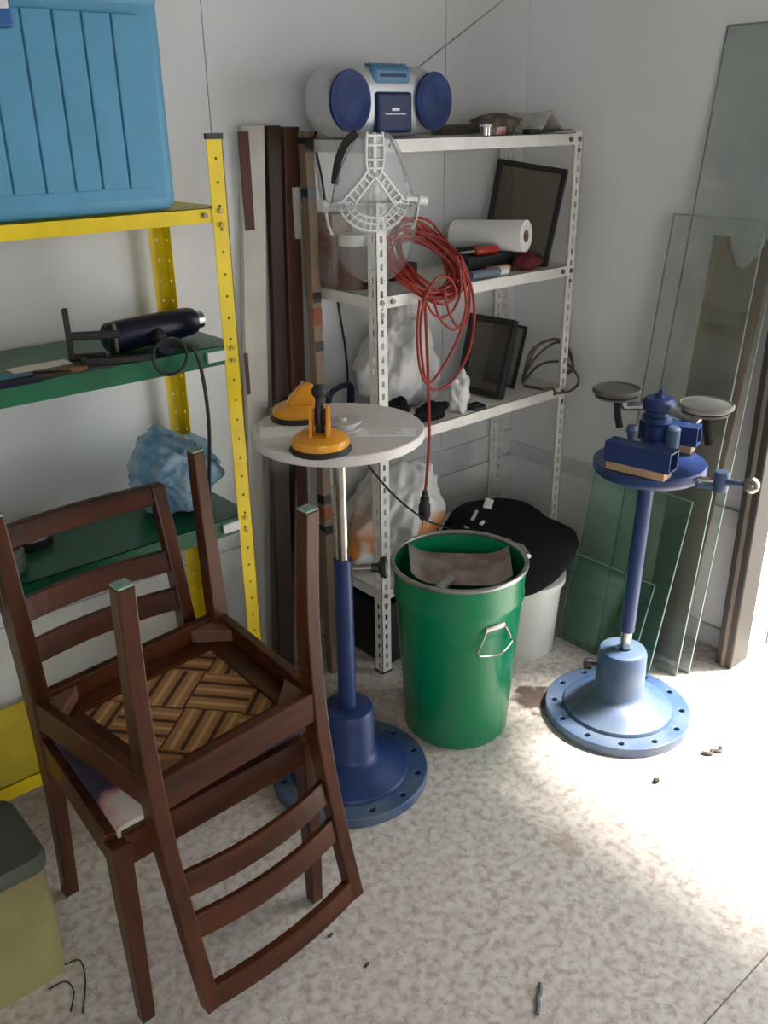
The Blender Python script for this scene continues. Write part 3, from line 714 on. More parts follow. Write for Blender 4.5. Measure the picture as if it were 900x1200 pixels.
# things beside the boombox
t = thing('small_tin', 'small shiny metal tin beside the boombox', 'tin', (2.035, 1.912, 1.606))
MB().lathe([(0, 0), (.018, 0), (.018, .022), (0, .022)], seg=20).build('body', 'chrome', t, smooth=True)
MB().lathe([(0, .022), (.0185, .022), (.0185, .03), (0, .031)], seg=20).build('lid', 'plastic_white', t, smooth=True)
tag(MB().span((-.02, -.012, 0), (.02, .012, .022)).build('small_carton', mat('carton_red', (.35, .06, .05), .6, col2=(.5, .45, .4), scale=40), bevel=.001, loc=(2.083, 1.908, 1.606)), 'tiny red and white carton next to the metal tin', 'carton')
tag(MB().span((-.07, -.03, 0), (.07, .03, .03)).build('wood_strip', 'rag', bevel=.004, loc=(2.12, 2.125, 1.606)), 'olive brown slab lying behind the small tin', 'slab')
def sheet(name, m, c, sx, sy, amp, seed, tilt=(0, 0, 0), nx=18, ny=12, zfun=None, th=.002):
    mb = MB(); P = []
    for i in range(nx + 1):
        for j in range(ny + 1):
            u, v = i / nx - .5, j / ny - .5
            z = amp * (noise.noise(Vector((u * 3 + seed, v * 3, seed))) + .4 * noise.noise(Vector((u * 8, v * 8 + seed, 3)))) + amp * 1.2
            if zfun: z += zfun(u, v)
            P.append(Vector((u * sx, v * sy, max(.001, z))))
    n = len(P); mb.v = [tuple(p) for p in P] + [tuple(p + Vector((0, 0, th))) for p in P]
    I = lambda i, j: i * (ny + 1) + j
    for i in range(nx):
        for j in range(ny):
            mb.f += [(I(i, j), I(i, j + 1), I(i + 1, j + 1), I(i + 1, j)), (n + I(i, j), n + I(i + 1, j), n + I(i + 1, j + 1), n + I(i, j + 1))]
    rim = [I(i, 0) for i in range(nx)] + [I(nx, j) for j in range(ny)] + [I(nx - i, ny) for i in range(nx)] + [I(0, ny - j) for j in range(ny)]
    for k in range(len(rim)):
        a, b = rim[k], rim[(k + 1) % len(rim)]; mb.f.append((a, b, n + b, n + a))
    o = mb.build(name, m, smooth='all'); o.location = c; o.rotation_euler = tilt
    return o
rg = blob('work_rag', 'rag', (2.165, 1.995, 1.606), (.165, .11, .055), amp=.4, seed=11, sharp=4, sub=4)
tag(rg, 'crumpled olive brown work rag on the top white shelf', 'rag')
np_ = sheet('newspaper', 'newspaper', (2.345, 2.04, 1.5985), .185, .24, .008, 4, (0, 0, .1), zfun=lambda u, v: .055 * math.exp(-((u + .12) / .2) ** 2) + .004)
tag(np_, 'folded greyish newspaper draped on the top white shelf', 'newspaper')
tag(MB().box((0, 0, .007), (.05, .03, .014)).build('eraser_block', 'black_rubber', bevel=.003, loc=(2.225, 1.905, 1.606)), 'small black block at the front edge of the top white shelf', 'block')

# face shield hung on the front post
Y0 = 1.845
fs = thing('face_shield', 'clear face shield with white lattice headgear hanging on the white shelf post', 'face shield', aty(440, 258, Y0))
fo = fs.location.copy()
def L3(px, py, dy=0.0): 
    return aty(px, py, Y0 + dy) - fo
# clear bulging shell behind the lattice
def bulge(px, py):
    u = (px - 438) / 62.0; v = (py - 250) / 100.0
    return -.075 * max(0.0, 1 - u * u - .45 * v * v) ** .5
def LB(px, py, off=0.0): return L3(px, py, bulge(px, py) + off)
mb = MB(); rows = [(155, 424, 456), (165, 415, 464), (180, 406, 471), (200, 398, 476), (220, 391, 482), (238, 388, 488)]
secs = []
for (y, a, b) in rows: secs.append([LB(a + (b - a) * k / 14, y) for k in range(15)])
def skin(secs, th=.0012):
    mb = MB(); n = len(secs[0]); k = len(secs)
    fr_ = [p for s in secs for p in s]; bk = [p + Vector((0, th, 0)) for p in fr_]; o = len(fr_)
    mb.v = [tuple(p) for p in fr_ + bk]
    for i in range(k - 1):
        for j in range(n - 1):
            a = i * n + j
            mb.f += [(a, a + 1, a + n + 1, a + n), (o + a, o + a + n, o + a + n + 1, o + a + 1)]
    rim = [j for j in range(n - 1)] + [i * n + n - 1 for i in range(k - 1)] + [(k - 1) * n + n - 1 - j for j in range(n - 1)] + [(k - 1 - i) * n for i in range(k - 1)]
    for q in range(len(rim)):
        a, b = rim[q], rim[(q + 1) % len(rim)]; mb.f.append((a, b, o + b, o + a))
    return mb
skin(secs).build('inner_shell', 'shell_clear', fs, smooth='all')
# lower clear visor
rows = [(240, 386, 490), (262, 384, 488), (285, 388, 485), (305, 398, 478), (320, 412, 466), (329, 428, 450)]
secs = [[LB(a + (b - a) * k / 14, y, -.012) for k in range(15)] for (y, a, b) in rows]
vz = skin(secs).build('visor', 'visor_clear', fs, smooth='all')
rim_pts = [LB(a, y, -.012) for (y, a, b) in rows] + [LB(b, y, -.012) for (y, a, b) in reversed(rows)]
MB().tube(spline(rim_pts, 4), .0014, 6).build('visor_rim', 'visor_clear', vz, smooth=True)
# white lattice: ladders made of two rails with rungs
def ladder(a, b, n, r=.0036, flat=.8):
    mb = MB(); A = spline([LB(*p, -.004) for p in a], 6); B = spline([LB(*p, -.004) for p in b], 6)
    mb.tube(A, r, 6); mb.tube(B, r, 6)
    for k in range(n):
        t = (k + .5) / n; i, j = int(t * (len(A) - 1)), int(t * (len(B) - 1)); mb.tube([A[i], B[j]], r * .8, 6)
    return mb
ladder([(430, 155), (429, 170), (429, 190), (431, 202)], [(448, 155), (449, 170), (449, 190), (446, 202)], 4, .0040).build('headband_strap', 'plastic_white', fs, smooth=True)
MB().tube([LB(439, 156, -.002), LB(439, 180, -.002), LB(439, 202, -.002)], .006, 8, flat=.4).build('strap_core', 'plastic_white', fs, smooth=True)
ladder([(430, 200), (422, 212), (410, 226), (399, 238)], [(439, 208), (430, 220), (419, 234), (412, 248)], 6).build('lattice_arm', 'plastic_white', fs, smooth=True)
ladder([(447, 200), (456, 212), (465, 224), (474, 234)], [(440, 208), (449, 220), (457, 232), (464, 244)], 6).build('lattice_arm', 'plastic_white', fs, smooth=True)
def net(rows3, cross):
    mb = MB()
    R = [spline([LB(*p, -.004) for p in r], 6) for r in rows3]
    for r in R: mb.tube(r, .0032, 6)
    for a, b in zip(R[:-1], R[1:]):
        for k in range(cross):
            i = int((k + .5) / cross * (len(a) - 1)); mb.tube([a[i], b[i]], .0027, 6)
    return mb
net([[(396, 236), (402, 252), (414, 264), (430, 270), (446, 270), (462, 263), (474, 250), (478, 236)],
     [(404, 236), (409, 248), (419, 257), (432, 262), (446, 262), (457, 256), (466, 246), (470, 234)],
     [(411, 236), (415, 245), (424, 252), (434, 255), (445, 255), (453, 251), (459, 243), (463, 234)]], 14).build('chin_lattice', 'plastic_white', fs, smooth=True)
for sgn, a, b, c in ((-1, (400, 238), (384, 241), (376, 241)), (1, (474, 232), (488, 234), (498, 235))):
    MB().tube([LB(*a, 0), L3(*b, -.03)], [.008, .008], 8).build('side_arm', 'plastic_white', fs, smooth=True)
    MB().tube([L3(*b, -.03), L3(*c, -.028)], [.0135, .0135], 14).build('side_knob', 'plastic_white', fs, smooth=True)
    MB().tube([L3(b[0] + sgn * 2, b[1] + 8, -.02), L3(b[0] - sgn * 1, b[1] + 24, -.02), L3(b[0] - sgn * 5, b[1] + 34, -.018)], .004, 6).build('visor_clip', 'plastic_white', fs, smooth=True)
MB().tube(spline([L3(418, 156, -.01), L3(405, 168, 0), L3(396, 190, .005), L3(392, 216, .0)], 5), .010, 8, flat=.4).build('elastic_band', 'black_rubber', fs, smooth=True)
MB().tube(spline([L3(456, 160, -.01), L3(466, 180, 0), L3(473, 200, 0), L3(475, 214, 0)], 5), .005, 8, flat=.4).build('elastic_band', 'black_rubber', fs, smooth=True)
MB().tube([L3(440, 159, -.03), L3(440, 162, .05)], .004, 6).build('hook', 'zinc', fs)

# red extension cable draped over the middle shelf
rcab = thing('extension_cable', 'red extension cable hank draped over the middle white shelf', 'cable', (1.8, 1.87, 1.21))
ro_ = rcab.location.copy()
hk = MB(); rnd = random.Random(5)
def yz(z): return 1.8835 if z < 1.222 else 1.8835 + min(.12, (z - 1.222) * .9)
for k in range(15):
    cx, cz = 1.808 + rnd.uniform(-.03, .03), 1.278 + rnd.uniform(-.015, .02)
    a, b, tl = .105 + rnd.uniform(-.025, .03), .085 + rnd.uniform(-.02, .02), rnd.uniform(-.5, -.1)
    off = -.0022 * (k % 11)
    pts = []
    for j in range(30):
        t = 2 * PI * j / 30; x, z = a * math.cos(t), b * math.sin(t)
        X, Z = x * math.cos(tl) - z * math.sin(tl), x * math.sin(tl) + z * math.cos(tl)
        Z += .006 * math.sin(3 * t + k); zz = cz + Z
        pts.append(Vector((cx + X, yz(zz) + off, zz)) - ro_)
    hk.tube(pts, .0042, 6, closed=True)
hk.build('coil', 'red_cable', rcab, smooth=True)
def rl(pts, Y=1.852): return [aty(a, b, Y + (c[0] if c else 0)) - ro_ for a, b, *c in pts]
for pts in ([(492, 352), (489, 390), (492, 430), (501, 449), (515, 436), (535, 400), (546, 365), (543, 330), (535, 300)],
            [(497, 350), (493, 380), (494, 415), (500, 448), (512, 457), (532, 444), (550, 410), (556, 370), (552, 335), (540, 300)],
            [(500, 355), (508, 368), (520, 372), (532, 362), (540, 340), (538, 310)],
            [(508, 350), (515, 372), (530, 386), (541, 380), (547, 352), (542, 318)],
            [(496, 352), (505, 335), (515, 324), (528, 328), (534, 345), (522, 356), (510, 352)],
            [(520, 340), (527, 368), (538, 384), (548, 372), (550, 340), (540, 305)]):
    MB().tube(spline(rl(pts), 7), .0042, 6).build('hanging_loop', 'red_cable', rcab, smooth=True)
MB().tube(spline(rl([(498, 352), (500, 400), (502, 450), (503, 510), (500, 560), (498, 577)]), 7), .0045, 8).build('cord_end', 'red_cable', rcab, smooth=True)
pa, pb = aty(498, 575, 1.852) - ro_, aty(497, 608, 1.852) - ro_
pg = MB().tube([pa + (pb - pa) * t for t in (0, .2, .25, .45, .5, .85, 1.0)], [.008, .009, .014, .015, .018, .019, .014], 14).build('plug', 'black_rubber', rcab, smooth=True)
for s in (-1, 1): MB().cyl(pb + Vector((.007 * s, 0, .004)), pb + Vector((.007 * s, 0, -.018)), .0022, seg=8).build('pin', 'chrome', pg)

# middle shelf: picture frame, paper towel, tools, cloth, jars
def frame_obj(name, label, cat, corners, bw, th, fm, pm, group=None):
    tl, tr, br, bl = [Vector(c) for c in corners]
    ctr = (bl + br) / 2; t = thing(name, label, cat, ctr, group=group)
    nrm = (tr - tl).cross(bl - tl).normalized()
    C = [c - ctr for c in (tl, tr, br, bl)]; mid = sum(C, Vector()) / 4
    inn = []
    for i, c in enumerate(C):
        a = (C[(i + 1) % 4] - c).normalized(); b = (C[i - 1] - c).normalized(); inn.append(c + a * bw + b * bw)
    for i in range(4):
        j = (i + 1) % 4; q = [C[i], C[j], inn[j], inn[i]]
        MB().loft([[p - nrm * th / 2 for p in q], [p + nrm * th / 2 for p in q]]).build('frame_bar', fm, t, bevel=.002)
    MB().loft([[p - nrm * .0015 for p in inn], [p + nrm * .0015 for p in inn]]).build('pane', pm, t)
    return t
z2 = SHELF_Z[1]
frame_obj('glazed_frame', 'thin dark frame with smoky pane leaning on the middle white shelf', 'frame',
          [(2.355, 2.15, 1.528), (2.440, 1.930, 1.497), (2.345, 1.915, 1.2098), (2.262, 2.135, 1.2098)], .016, .02, 'black_plastic', 'pane_smoke')
pt_ = thing('paper_towel', 'white paper towel roll lying on tools on the middle shelf', 'paper roll', (2.20, 2.037, 1.2572))
RM = frame_to(Vector((.30, -.954, .03)))
MB().lathe([(.019, -.125), (.045, -.125), (.046, -.122), (.048, .122), (.048, .125), (.019, .125)], (0, 0, .052), 36, RM, close=True).build('roll', 'paper', pt_, smooth=True)
MB().lathe([(.0175, -.126), (.0195, -.126), (.0195, .126), (.0175, .126)], (0, 0, .052), 24, RM, close=True).build('core', mat('core_tan', (.32, .22, .17), .8), pt_, smooth=True)
tag(MB().span((-.105, -.055, 0), (.105, .055, .056)).build('tool_case', 'black_plastic', bevel=.008, loc=(2.13, 2.012, z2)), 'flat black tool case under the paper towel roll', 'case')
def handle_tool(name, label, a, b, r, m, blade=.1):
    a, b = Vector(a), Vector(b); t = thing(name, label, 'tool', a)
    d = (b - a)
    MB().tube([d * k for k in (0, .08, .4, .8, 1)], [r * .7, r, r * .85, r, r * .75], 10).build('handle', m, t, smooth=True)
    MB().tube([Vector(), -d.normalized() * blade], .004, 8).build('shaft', 'zinc', t)
handle_tool('chisel', 'tool with bright orange-red handle below the paper towel roll', (2.068, 1.972, z2 + .070), (2.160, 1.966, z2 + .070), .014, 'red_plastic', .06)
handle_tool('scraper', 'tool with worn orange wooden handle on the middle shelf', (2.085, 1.938, z2 + .0135), (2.185, 1.936, z2 + .0135), .013, 'tool_orange', .08)
handle_tool('screwdriver', 'dark handled screwdriver lying near the front of the middle shelf', (2.035, 2.03, z2 + .068), (2.125, 2.005, z2 + .068), .012, 'black_plastic', .06)
gt = thing('glue_tube', 'grey-blue glue tube with white end on the middle shelf', 'tube', (2.04, 1.905, z2))
MB().tube([(-.06, 0, .014), (.03, 0, .014), (.06, 0, .014)], [.013, .014, .014], 12).build('body', mat('tube_blue', (.16, .2, .26), .4), gt, smooth=True)
MB().tube([(.06, 0, .014), (.10, 0, .014)], [.015, .013], 10).build('end', 'plastic_white', gt, smooth=True)
rcl = blob('work_glove', 'red_cloth', (2.262, 1.927, z2), (.115, .062, .055), amp=.3, seed=5, sharp=3); tag(rcl, 'dark red crumpled cloth glove beside the leaning frame', 'glove')
def jar_thing(name, label, c, r, h, m1, m2):
    t = thing(name, label, 'container', c)
    MB().lathe([(0, 0), (r, 0), (r, h * .8), (0, h * .8)], seg=24).build('body', m1, t, smooth=True)
    MB().lathe([(0, h * .8), (r * 1.06, h * .8), (r * 1.06, h), (0, h)], seg=24).build('lid', m2, t, smooth=True)
jar_thing('canister', 'brown canister with white lid behind the clear visor', (1.655, 2.05, z2), .042, .15, mat('canister_brown', (.2, .12, .09), .6), 'plastic_white')
jar_thing('cup', 'small grey cup behind the lower rim of the visor', (1.69, 1.982, z2), .026, .075, mat('cup_grey', (.42, .41, .39), .5), 'plastic_white')
tag(MB().span((-.05, -.03, 0), (.05, .03, .03)).build('dark_box', 'iron_dark', bevel=.003, loc=(1.665, 1.925, z2)) if False else MB().span((-.09, -.04, 0), (.09, .04, .045)).build('dark_box', 'plank_dark', bevel=.003, loc=(1.82, 2.10, z2)), 'low dark brown box behind the red cable', 'box')
tag(MB().span((-.035, -.045, 0), (.035, .045, .2)).build('carton', mat('carton_dull', (.30, .14, .09), .7, col2=(.45, .42, .38), scale=16), bevel=.002, loc=(1.655, 2.146, z2)) , 'dull red and grey carton at the back of the middle shelf', 'carton')

# third shelf
z3 = SHELF_Z[2]
wbg = blob('shopping_bag', 'bag_white', (1.83, 2.07, z3), (.26, .165, .31), amp=.30, seed=8, sharp=2.8, sub=5, fn=lambda q, p: Vector((q.x * (1.0 - .35 * max(0, p.z)), q.y, q.z)))
tag(wbg, 'white translucent plastic bag on the third white shelf', 'bag')
tail = blob('bag_scrap', 'bag_white', (1.958, 1.915, z3), (.068, .05, .135), amp=.35, seed=2, sharp=3.4)
tag(tail, 'crumpled white plastic scrap in front of the black frame', 'bag')
for k, (c, s) in enumerate((((1.69, 1.935, z3), (.12, .06, .09)), ((1.835, 1.922, z3), (.14, .05, .055)))):
    o = blob('dark_cloth', 'black_cloth', c, s, amp=.4, seed=20 + k, sharp=3); tag(o, ('bunched black cloth behind the white post', 'low black cloth under the white plastic bag')[k], 'cloth')
def standing(bl, br, tr, lift=.0018):
    a, b = atz(*bl, z3 + lift), atz(*br, z3 + lift); c = aty(*tr, b.y + .035); return [a + (c - b), c, b, a]
frame_obj('framed_screen', 'thick black framed screen with dark pane standing on the third shelf', 'screen', standing((536, 456), (588, 468), (606, 376), .004), .019, .026, 'black_plastic', 'pane_smoke')
frame_obj('glazed_frame', 'slim black frame leaning behind the thick black framed screen', 'frame', standing((566, 446), (602, 456), (618, 383)), .010, .012, 'black_plastic', 'pane_smoke')
pk = thing('suction_puck', 'flat black round puck in front of the black frame', 'puck', (2.03, 1.915, z3))
MB().lathe([(0, 0), (.03, 0), (.032, .004), (.030, .010), (.012, .013), (0, .013)], seg=28).build('disc', 'black_rubber', pk, smooth=True)
MB().lathe([(.008, .012), (.014, .012), (.014, .018), (.008, .018)], seg=20, close=True).build('ring', 'navy_plastic', pk, smooth=True)
cbl = thing('cable_coil', 'coil of brown cable hanging off the third shelf end', 'cable', (2.38, 1.96, z3))
co = cbl.location.copy()
def cbp_(a, b, k):
    if a >= 668: return aty(a, b, 1.872 + .006 * k)
    if a >= 636 and b < 450: return aty(a, b, 1.935 + .008 * k)
    return atz(a, b, z3 + .0043 + .004 * (k != 2))
for k, pts in enumerate(([(612, 446), (622, 412, 1), (645, 398), (662, 402), (671, 425), (662, 440)], [(611, 448), (627, 420, 1), (650, 402), (663, 408), (672, 432), (658, 440)],
                         [(612, 449), (632, 428, 1), (658, 424), (674, 436), (678, 448), (670, 457), (660, 460, 2), (652, 460, 2), (645, 457, 3), (638, 456), (626, 454), (614, 452)], [(613, 446), (628, 408, 1), (652, 398), (662, 410)])):
    MB().tube(spline([({1: lambda: aty(p[0], p[1], 1.985), 2: lambda: aty(p[0], p[1], 1.862), 3: lambda: Vector((2.362, 1.880, z3 + .0095))}[p[2]]() if len(p) > 2 else cbp_(p[0], p[1], k)) - co for p in pts], 7), .0045, 7).build('loop', 'brown_cable', cbl, smooth=True)
bs = thing('blue_strap', 'dark blue curved carrying handle standing on the third shelf', 'handle', (1.665, 2.148, z3))
MB().tube(spline([(-.055, 0, .004), (-.05, 0, .05), (-.03, 0, .085), (.02, 0, .095), (.045, 0, .08), (.04, 0, .004)], 6), .009, 8).build('grip', mat('strap_blue', (.012, .03, .085), .5), bs, smooth=True)
MB().span((-.06, -.02, 0), (.055, .02, .008)).build('base', 'black_plastic', bs, bevel=.002)

# bottom shelf
z4 = SHELF_Z[3]
pbg = blob('printed_bag', 'bag_print', (1.772, 2.03, z4), (.34, .25, .34), amp=.30, seed=14, sharp=2.6, sub=5, fn=lambda q, p: Vector((q.x * (1.0 - .30 * max(0, p.z)) + .06 * max(0, p.z), q.y, q.z)))
tag(pbg, 'bulging white plastic bag with orange-brown print on the bottom shelf', 'bag')

cr = thing('dark_filler', 'black crate added on the floor to darken the space beneath the bottom white shelf', 'filler', (1.86, 2.04, 0))  # made-up black box filling the dark space under the shelf
mb = MB(); mb.loft([[Vector((x * k_, y * k_, z)) for x, y in rrect(.235, .13, .02)] for k_, z in ((.95, 0), (1.0, .21), (1.03, .212), (1.03, .225), (.99, .225), (.94, .012))]); mb.build('body', 'black_plastic', cr, smooth=True)
MB().prism(rrect(.228, .123, .02), .20, .206).build('contents', 'black_cloth', cr)  # black sheet closing the top of the added box

# black cord of the boombox and cord behind the tabletop
tag(MB().tube(spline([Vector((1.655, 2.10, 1.66)), Vector((1.650, 2.165, 1.638)), Vector((1.648, 2.2045, 1.612)), aty(371, 180, 2.2055), aty(378, 215, 2.2055), aty(389, 300, 2.2055), aty(397, 360, 2.2055), aty(405, 410, 2.2055), aty(408, 450, 2.2055), aty(408, 475, 2.2055)], 6), .0035, 6).build('power_cord', 'black_cord', smooth=True),
    'thin black power cord hanging from the boombox down the back wall', 'cord')
tag(MB().tube(spline([Vector((1.5945, 1.890, .803)), Vector((1.575, 1.865, .79)), aty(426, 534, 1.82), aty(445, 562, 1.80), aty(470, 588, 1.79), aty(500, 610, 1.785), aty(528, 622, 1.775), Vector((1.795, 1.775, .40)), Vector((1.80, 1.785, .2)), Vector((1.79, 1.80, .004))], 6), .0032, 6).build('thin_cord', 'black_cord', smooth=True),
    'thin black cord stretched between the round tabletop and the green drum', 'cord')

# ------------------------------------------------------------------ leaning boards between the racks
def board(name, label, xb, yb, xt, yt, h, w, th, m, notch=None, grp='boards leaning by the white shelving'):
    t = thing(name, label, 'board', (xb, yb, 0), group=grp)
    d = Vector((xt - xb, yt - yb, h)); mb = MB(); secs = []
    for k in range(7):
        p = d * (k / 6); jx = .002 * math.sin(k * 2.1 + xb * 40)
        secs.append([p + Vector((jx + a * w / 2, b * th / 2, 0)) for a, b in ((-1, -1), (1, -1), (1, 1), (-1, 1))])
    mb.loft(secs).build('plank', m, t, bevel=.002)
    return t, d
t, d = board('white_board', 'tall white-faced board with torn brown end leaning on the wall', 1.318, 2.172, 1.438, 2.2055, 1.642, .074, .018, 'plank_white')
MB().box(d * .915 + Vector((-.024, -.0115, 0)), (.03, .005, .25)).build('torn_veneer', 'plank_brown', t)
MB().box(d * .60 + Vector((-.036, -.0115, 0)), (.010, .005, .12)).build('torn_veneer', 'plank_brown', t)
t, d = board('umber_board', 'dark umber board leaning between the white-faced and reddish boards', 1.391, 2.130, 1.508, 2.2045, 1.64, .044, .02, 'plank_dark')
t, d = board('brown_board', 'tall reddish brown board with paper patches leaning beside the umber board', 1.442, 2.100, 1.560, 2.2035, 1.636, .050, .022, 'plank_brown')
MB().box(d * .86 + Vector((.010, -.0125, 0)), (.022, .005, .15)).build('paper_patch', 'plank_white', t)
MB().box(d * .53 + Vector((.012, -.0125, 0)), (.012, .005, .15)).build('paper_patch', 'plank_white', t)
t, d = board('dark_board', 'narrow very dark brown board wrapped in clear film, lower than its neighbours', 1.345, 2.066, 1.424, 2.139, .88, .055, .018, 'plank_dark')
MB().loft([[d * k + Vector((a * .045, -.0 + b * .02, 0)) for a, b in ((-1, -1), (1, -1), (1, 1), (-1, 1))] for k in (.02, 1.02)]).build('film', 'wrap_clear', t)
t, d = board('striped_pole', 'tan square pole with black and orange tape bands beside the brown board', 1.490, 2.010, 1.5805, 2.156, 1.625, .030, .03, 'plank_tan')
for u, hh, mm in ((.975, .05, 'black_plastic'), (.90, .035, 'black_plastic'), (.73, .03, 'black_plastic'), (.69, .07, 'red_tape'), (.645, .03, 'black_plastic'), (.49, .03, 'black_plastic'), (.46, .06, 'red_tape'), (.36, .03, 'black_plastic'), (.33, .05, 'red_tape'), (.30, .03, 'black_plastic')):
    mat('red_tape', (.30, .085, .035), .6)
    R = frame_to(d)
    MB().box(d * u, (.0285, .0325, hh), R=Matrix.Identity(3)).build('tape_band', mm, t)
t, d = board('tan_lath', 'thin pale tan lath standing behind the striped pole', 1.530, 2.040, 1.586, 2.184, 1.60, .018, .012, 'plank_tan')

# ------------------------------------------------------------------ blue pedestals
def pedestal(t, tube_z0, tube_z1, rod_z0, rod_z1, rod_r, tube_r, dust, lean=(0, 0)):
    holes = [(.186 * math.cos(2 * PI * (k + .3) / 12), .186 * math.sin(2 * PI * (k + .3) / 12), .0085) for k in range(12)] + [(0, 0, .160)]
    me = holed_disc(.212, holes, 0.0, .030); o = link('flange', me, 'base_blue', t, True)
    b = o.modifiers.new('bevel', 'BEVEL'); b.width = .003; b.segments = 2; b.limit_method = 'ANGLE'
    MB().lathe([(.161, 0), (.161, .033), (.157, .040), (.150, .043), (.12, .062), (.092, .076), (.078, .083), (.0715, .093), (.0700, .215), (.065, .226), (.054, .230), (.022, .230), (.022, .205), (0, .205)], seg=56).build('cone_base', 'base_blue' if dust else 'stand_blue', t, smooth=True)
    L_ = Vector((lean[0], lean[1], 0))
    ax_ = lambda z: L_ * (z / .8) + Vector((0, 0, z))
    MB().cyl(ax_(rod_z0), ax_(rod_z1), rod_r, seg=20).build('rod', 'chrome', t, smooth=True)
    MB().cyl(ax_(tube_z0), ax_(tube_z1), tube_r, seg=24).build('tube', 'stand_blue', t, smooth=True)
# round white-topped stand
tb = thing('round_table', 'round white-topped work stand on a dark blue pedestal', 'table', (1.212, 1.578, 0))
pedestal(tb, .205, .66, .60, .975, .0165, .0235, False)
MB().lathe([(0, .975), (.196, .975), (.2, .979), (.2, .998), (.198, 1.0), (0, 1.0)], seg=64).build('tabletop', 'table_white', tb, smooth=True)
MB().lathe([(.0165, .945), (.05, .968), (.05, .975), (.0165, .975)], seg=24, close=True).build('collar', 'chrome', tb, smooth=True)
kd = Vector((.80, -.60, 0)).normalized()
kp = Vector((0, 0, .633))
kn = MB().cyl(kp + kd * .02, kp + kd * .075, .0045, seg=10).build('clamp_screw', 'chrome', tb)
KM = frame_to(kd)
MB().lathe([(0, 0), (.011, 0), (.012, .018), (.026, .024), (.028, .034), (.022, .04), (0, .042)], kp + kd * .07, 14, KM).build('knob', 'black_plastic', kn, smooth=True)

def suction_lifter(p, rz, label):
    t = thing('suction_lifter', label, 'suction lifter', p, (0, 0, rz), 'suction lifters on the round table')
    MB().lathe([(0, 0), (.066, 0), (.068, .004), (.063, .012), (.05, .012), (0, .012)], seg=40).build('rubber_cup', 'black_rubber', t, smooth=True)
    MB().lathe([(0, .010), (.061, .010), (.063, .016), (.060, .028), (.048, .036), (.02, .039), (0, .039)], seg=40).build('housing', 'orange_plastic', t, smooth=True)
    for s in (-1, 1):
        poly = [(-.034, .03), (.030, .03), (.022, .075), (.012, .098), (-.004, .10), (-.014, .085)]
        M = Matrix(((0, 0, 1), (1, 0, 0), (0, 1, 0))).to_4x4()
        MB().prism(poly, s * .018 - .0035, s * .018 + .0035, M).build('bracket', 'orange_plastic', t, bevel=.0015)
    MB().tube([(0, .004, .04), (0, -.002, .075), (0, .006, .105), (0, .012, .118)], [.010, .009, .009, .008], 10).build('lever', 'black_plastic', t, smooth=True)
    bm_ = MB().lathe([(0, -.016), (.01, -.0135), (.0155, -.006), (.0165, 0), (.0155, .006), (.01, .0135), (0, .016)], (0, .014, .126), 16); bm_.build('lever_knob', 'black_rubber', t, smooth=True)
    MB().box((0, .0105, .07), (.026, .006, .04)).build('red_insert', 'red_plastic', t, bevel=.002)
    return t
pp = atz(376, 527, 1.0); suction_lifter((pp.x, pp.y, 1.0), -.72, 'orange suction lifter with upright black lever knob and red insert on the round table')
pp = atz(349, 490, 1.0)
sl = thing('suction_lifter', 'orange suction lifter with folded lever behind the upright one', 'suction lifter', (pp.x, pp.y, 1.0), (0, 0, -.5), 'suction lifters on the round table')
MB().lathe([(0, 0), (.063, 0), (.065, .004), (.06, .012), (0, .012)], seg=40).build('rubber_cup', 'black_rubber', sl, smooth=True)
MB().lathe([(0, .010), (.058, .010), (.060, .016), (.056, .028), (.042, .036), (0, .039)], seg=40).build('housing', 'orange_plastic', sl, smooth=True)
MB().loft([[Vector((x, s_ * .014, z)) for x, z, s_ in ((a, c, -1), (b, c, -1), (b, c, 1), (a, c, 1))] for a, b, c in ((-.03, .045, .03), (-.016, .045, .055), (.004, .042, .076), (.016, .034, .084))]).build('bracket', 'orange_plastic', sl, bevel=.006, smooth=True)
MB().tube([(.03, 0, .07), (.055, .0, .062), (.075, .0, .05)], [.008, .009, .007], 10).build('lever', 'black_plastic', sl, smooth=True)
pp = atz(402, 502, 1.0)
rl_ = thing('tape_reel', 'white plastic reel lying flat on the round table', 'reel', (pp.x, pp.y, 1.0))
MB().lathe([(0, 0), (.043, 0), (.043, .004), (.03, .004), (.03, .016), (.043, .016), (.043, .020), (0, .020)], seg=40).build('flanges', mat('reel_plastic', (.66, .62, .58), .35), rl_, smooth=True)
MB().lathe([(.004, .02), (.009, .02), (.009, .027), (.004, .027)], seg=16, close=True).build('hub', 'plastic_white', rl_, smooth=True)
pp = atz(452, 507, 1.0)
ps = thing('note_paper', 'white note slip with faint writing lying beside the reel', 'paper', (pp.x, pp.y, 1.0), (0, 0, -.72))
MB().box((0, 0, .0008), (.135, .06, .001)).build('sheet', 'paper', ps)
for k in range(4):
    MB().box((-.005 + .004 * (k % 2), .018 - .011 * k, .0015), (.085 - .012 * (k % 3), .0022, .0004)).build('writing_line', mat('ink', (.45, .45, .5), .8), ps)
pp = atz(330, 505, 1.0)
tag(MB().box((0, 0, .0007), (.15, .075, .001)).build('paper_strip', 'paper', loc=(pp.x + .02, pp.y - .015, 1.0)), 'blank white paper under the upright suction lifter', 'paper').rotation_euler = (0, 0, -.55)

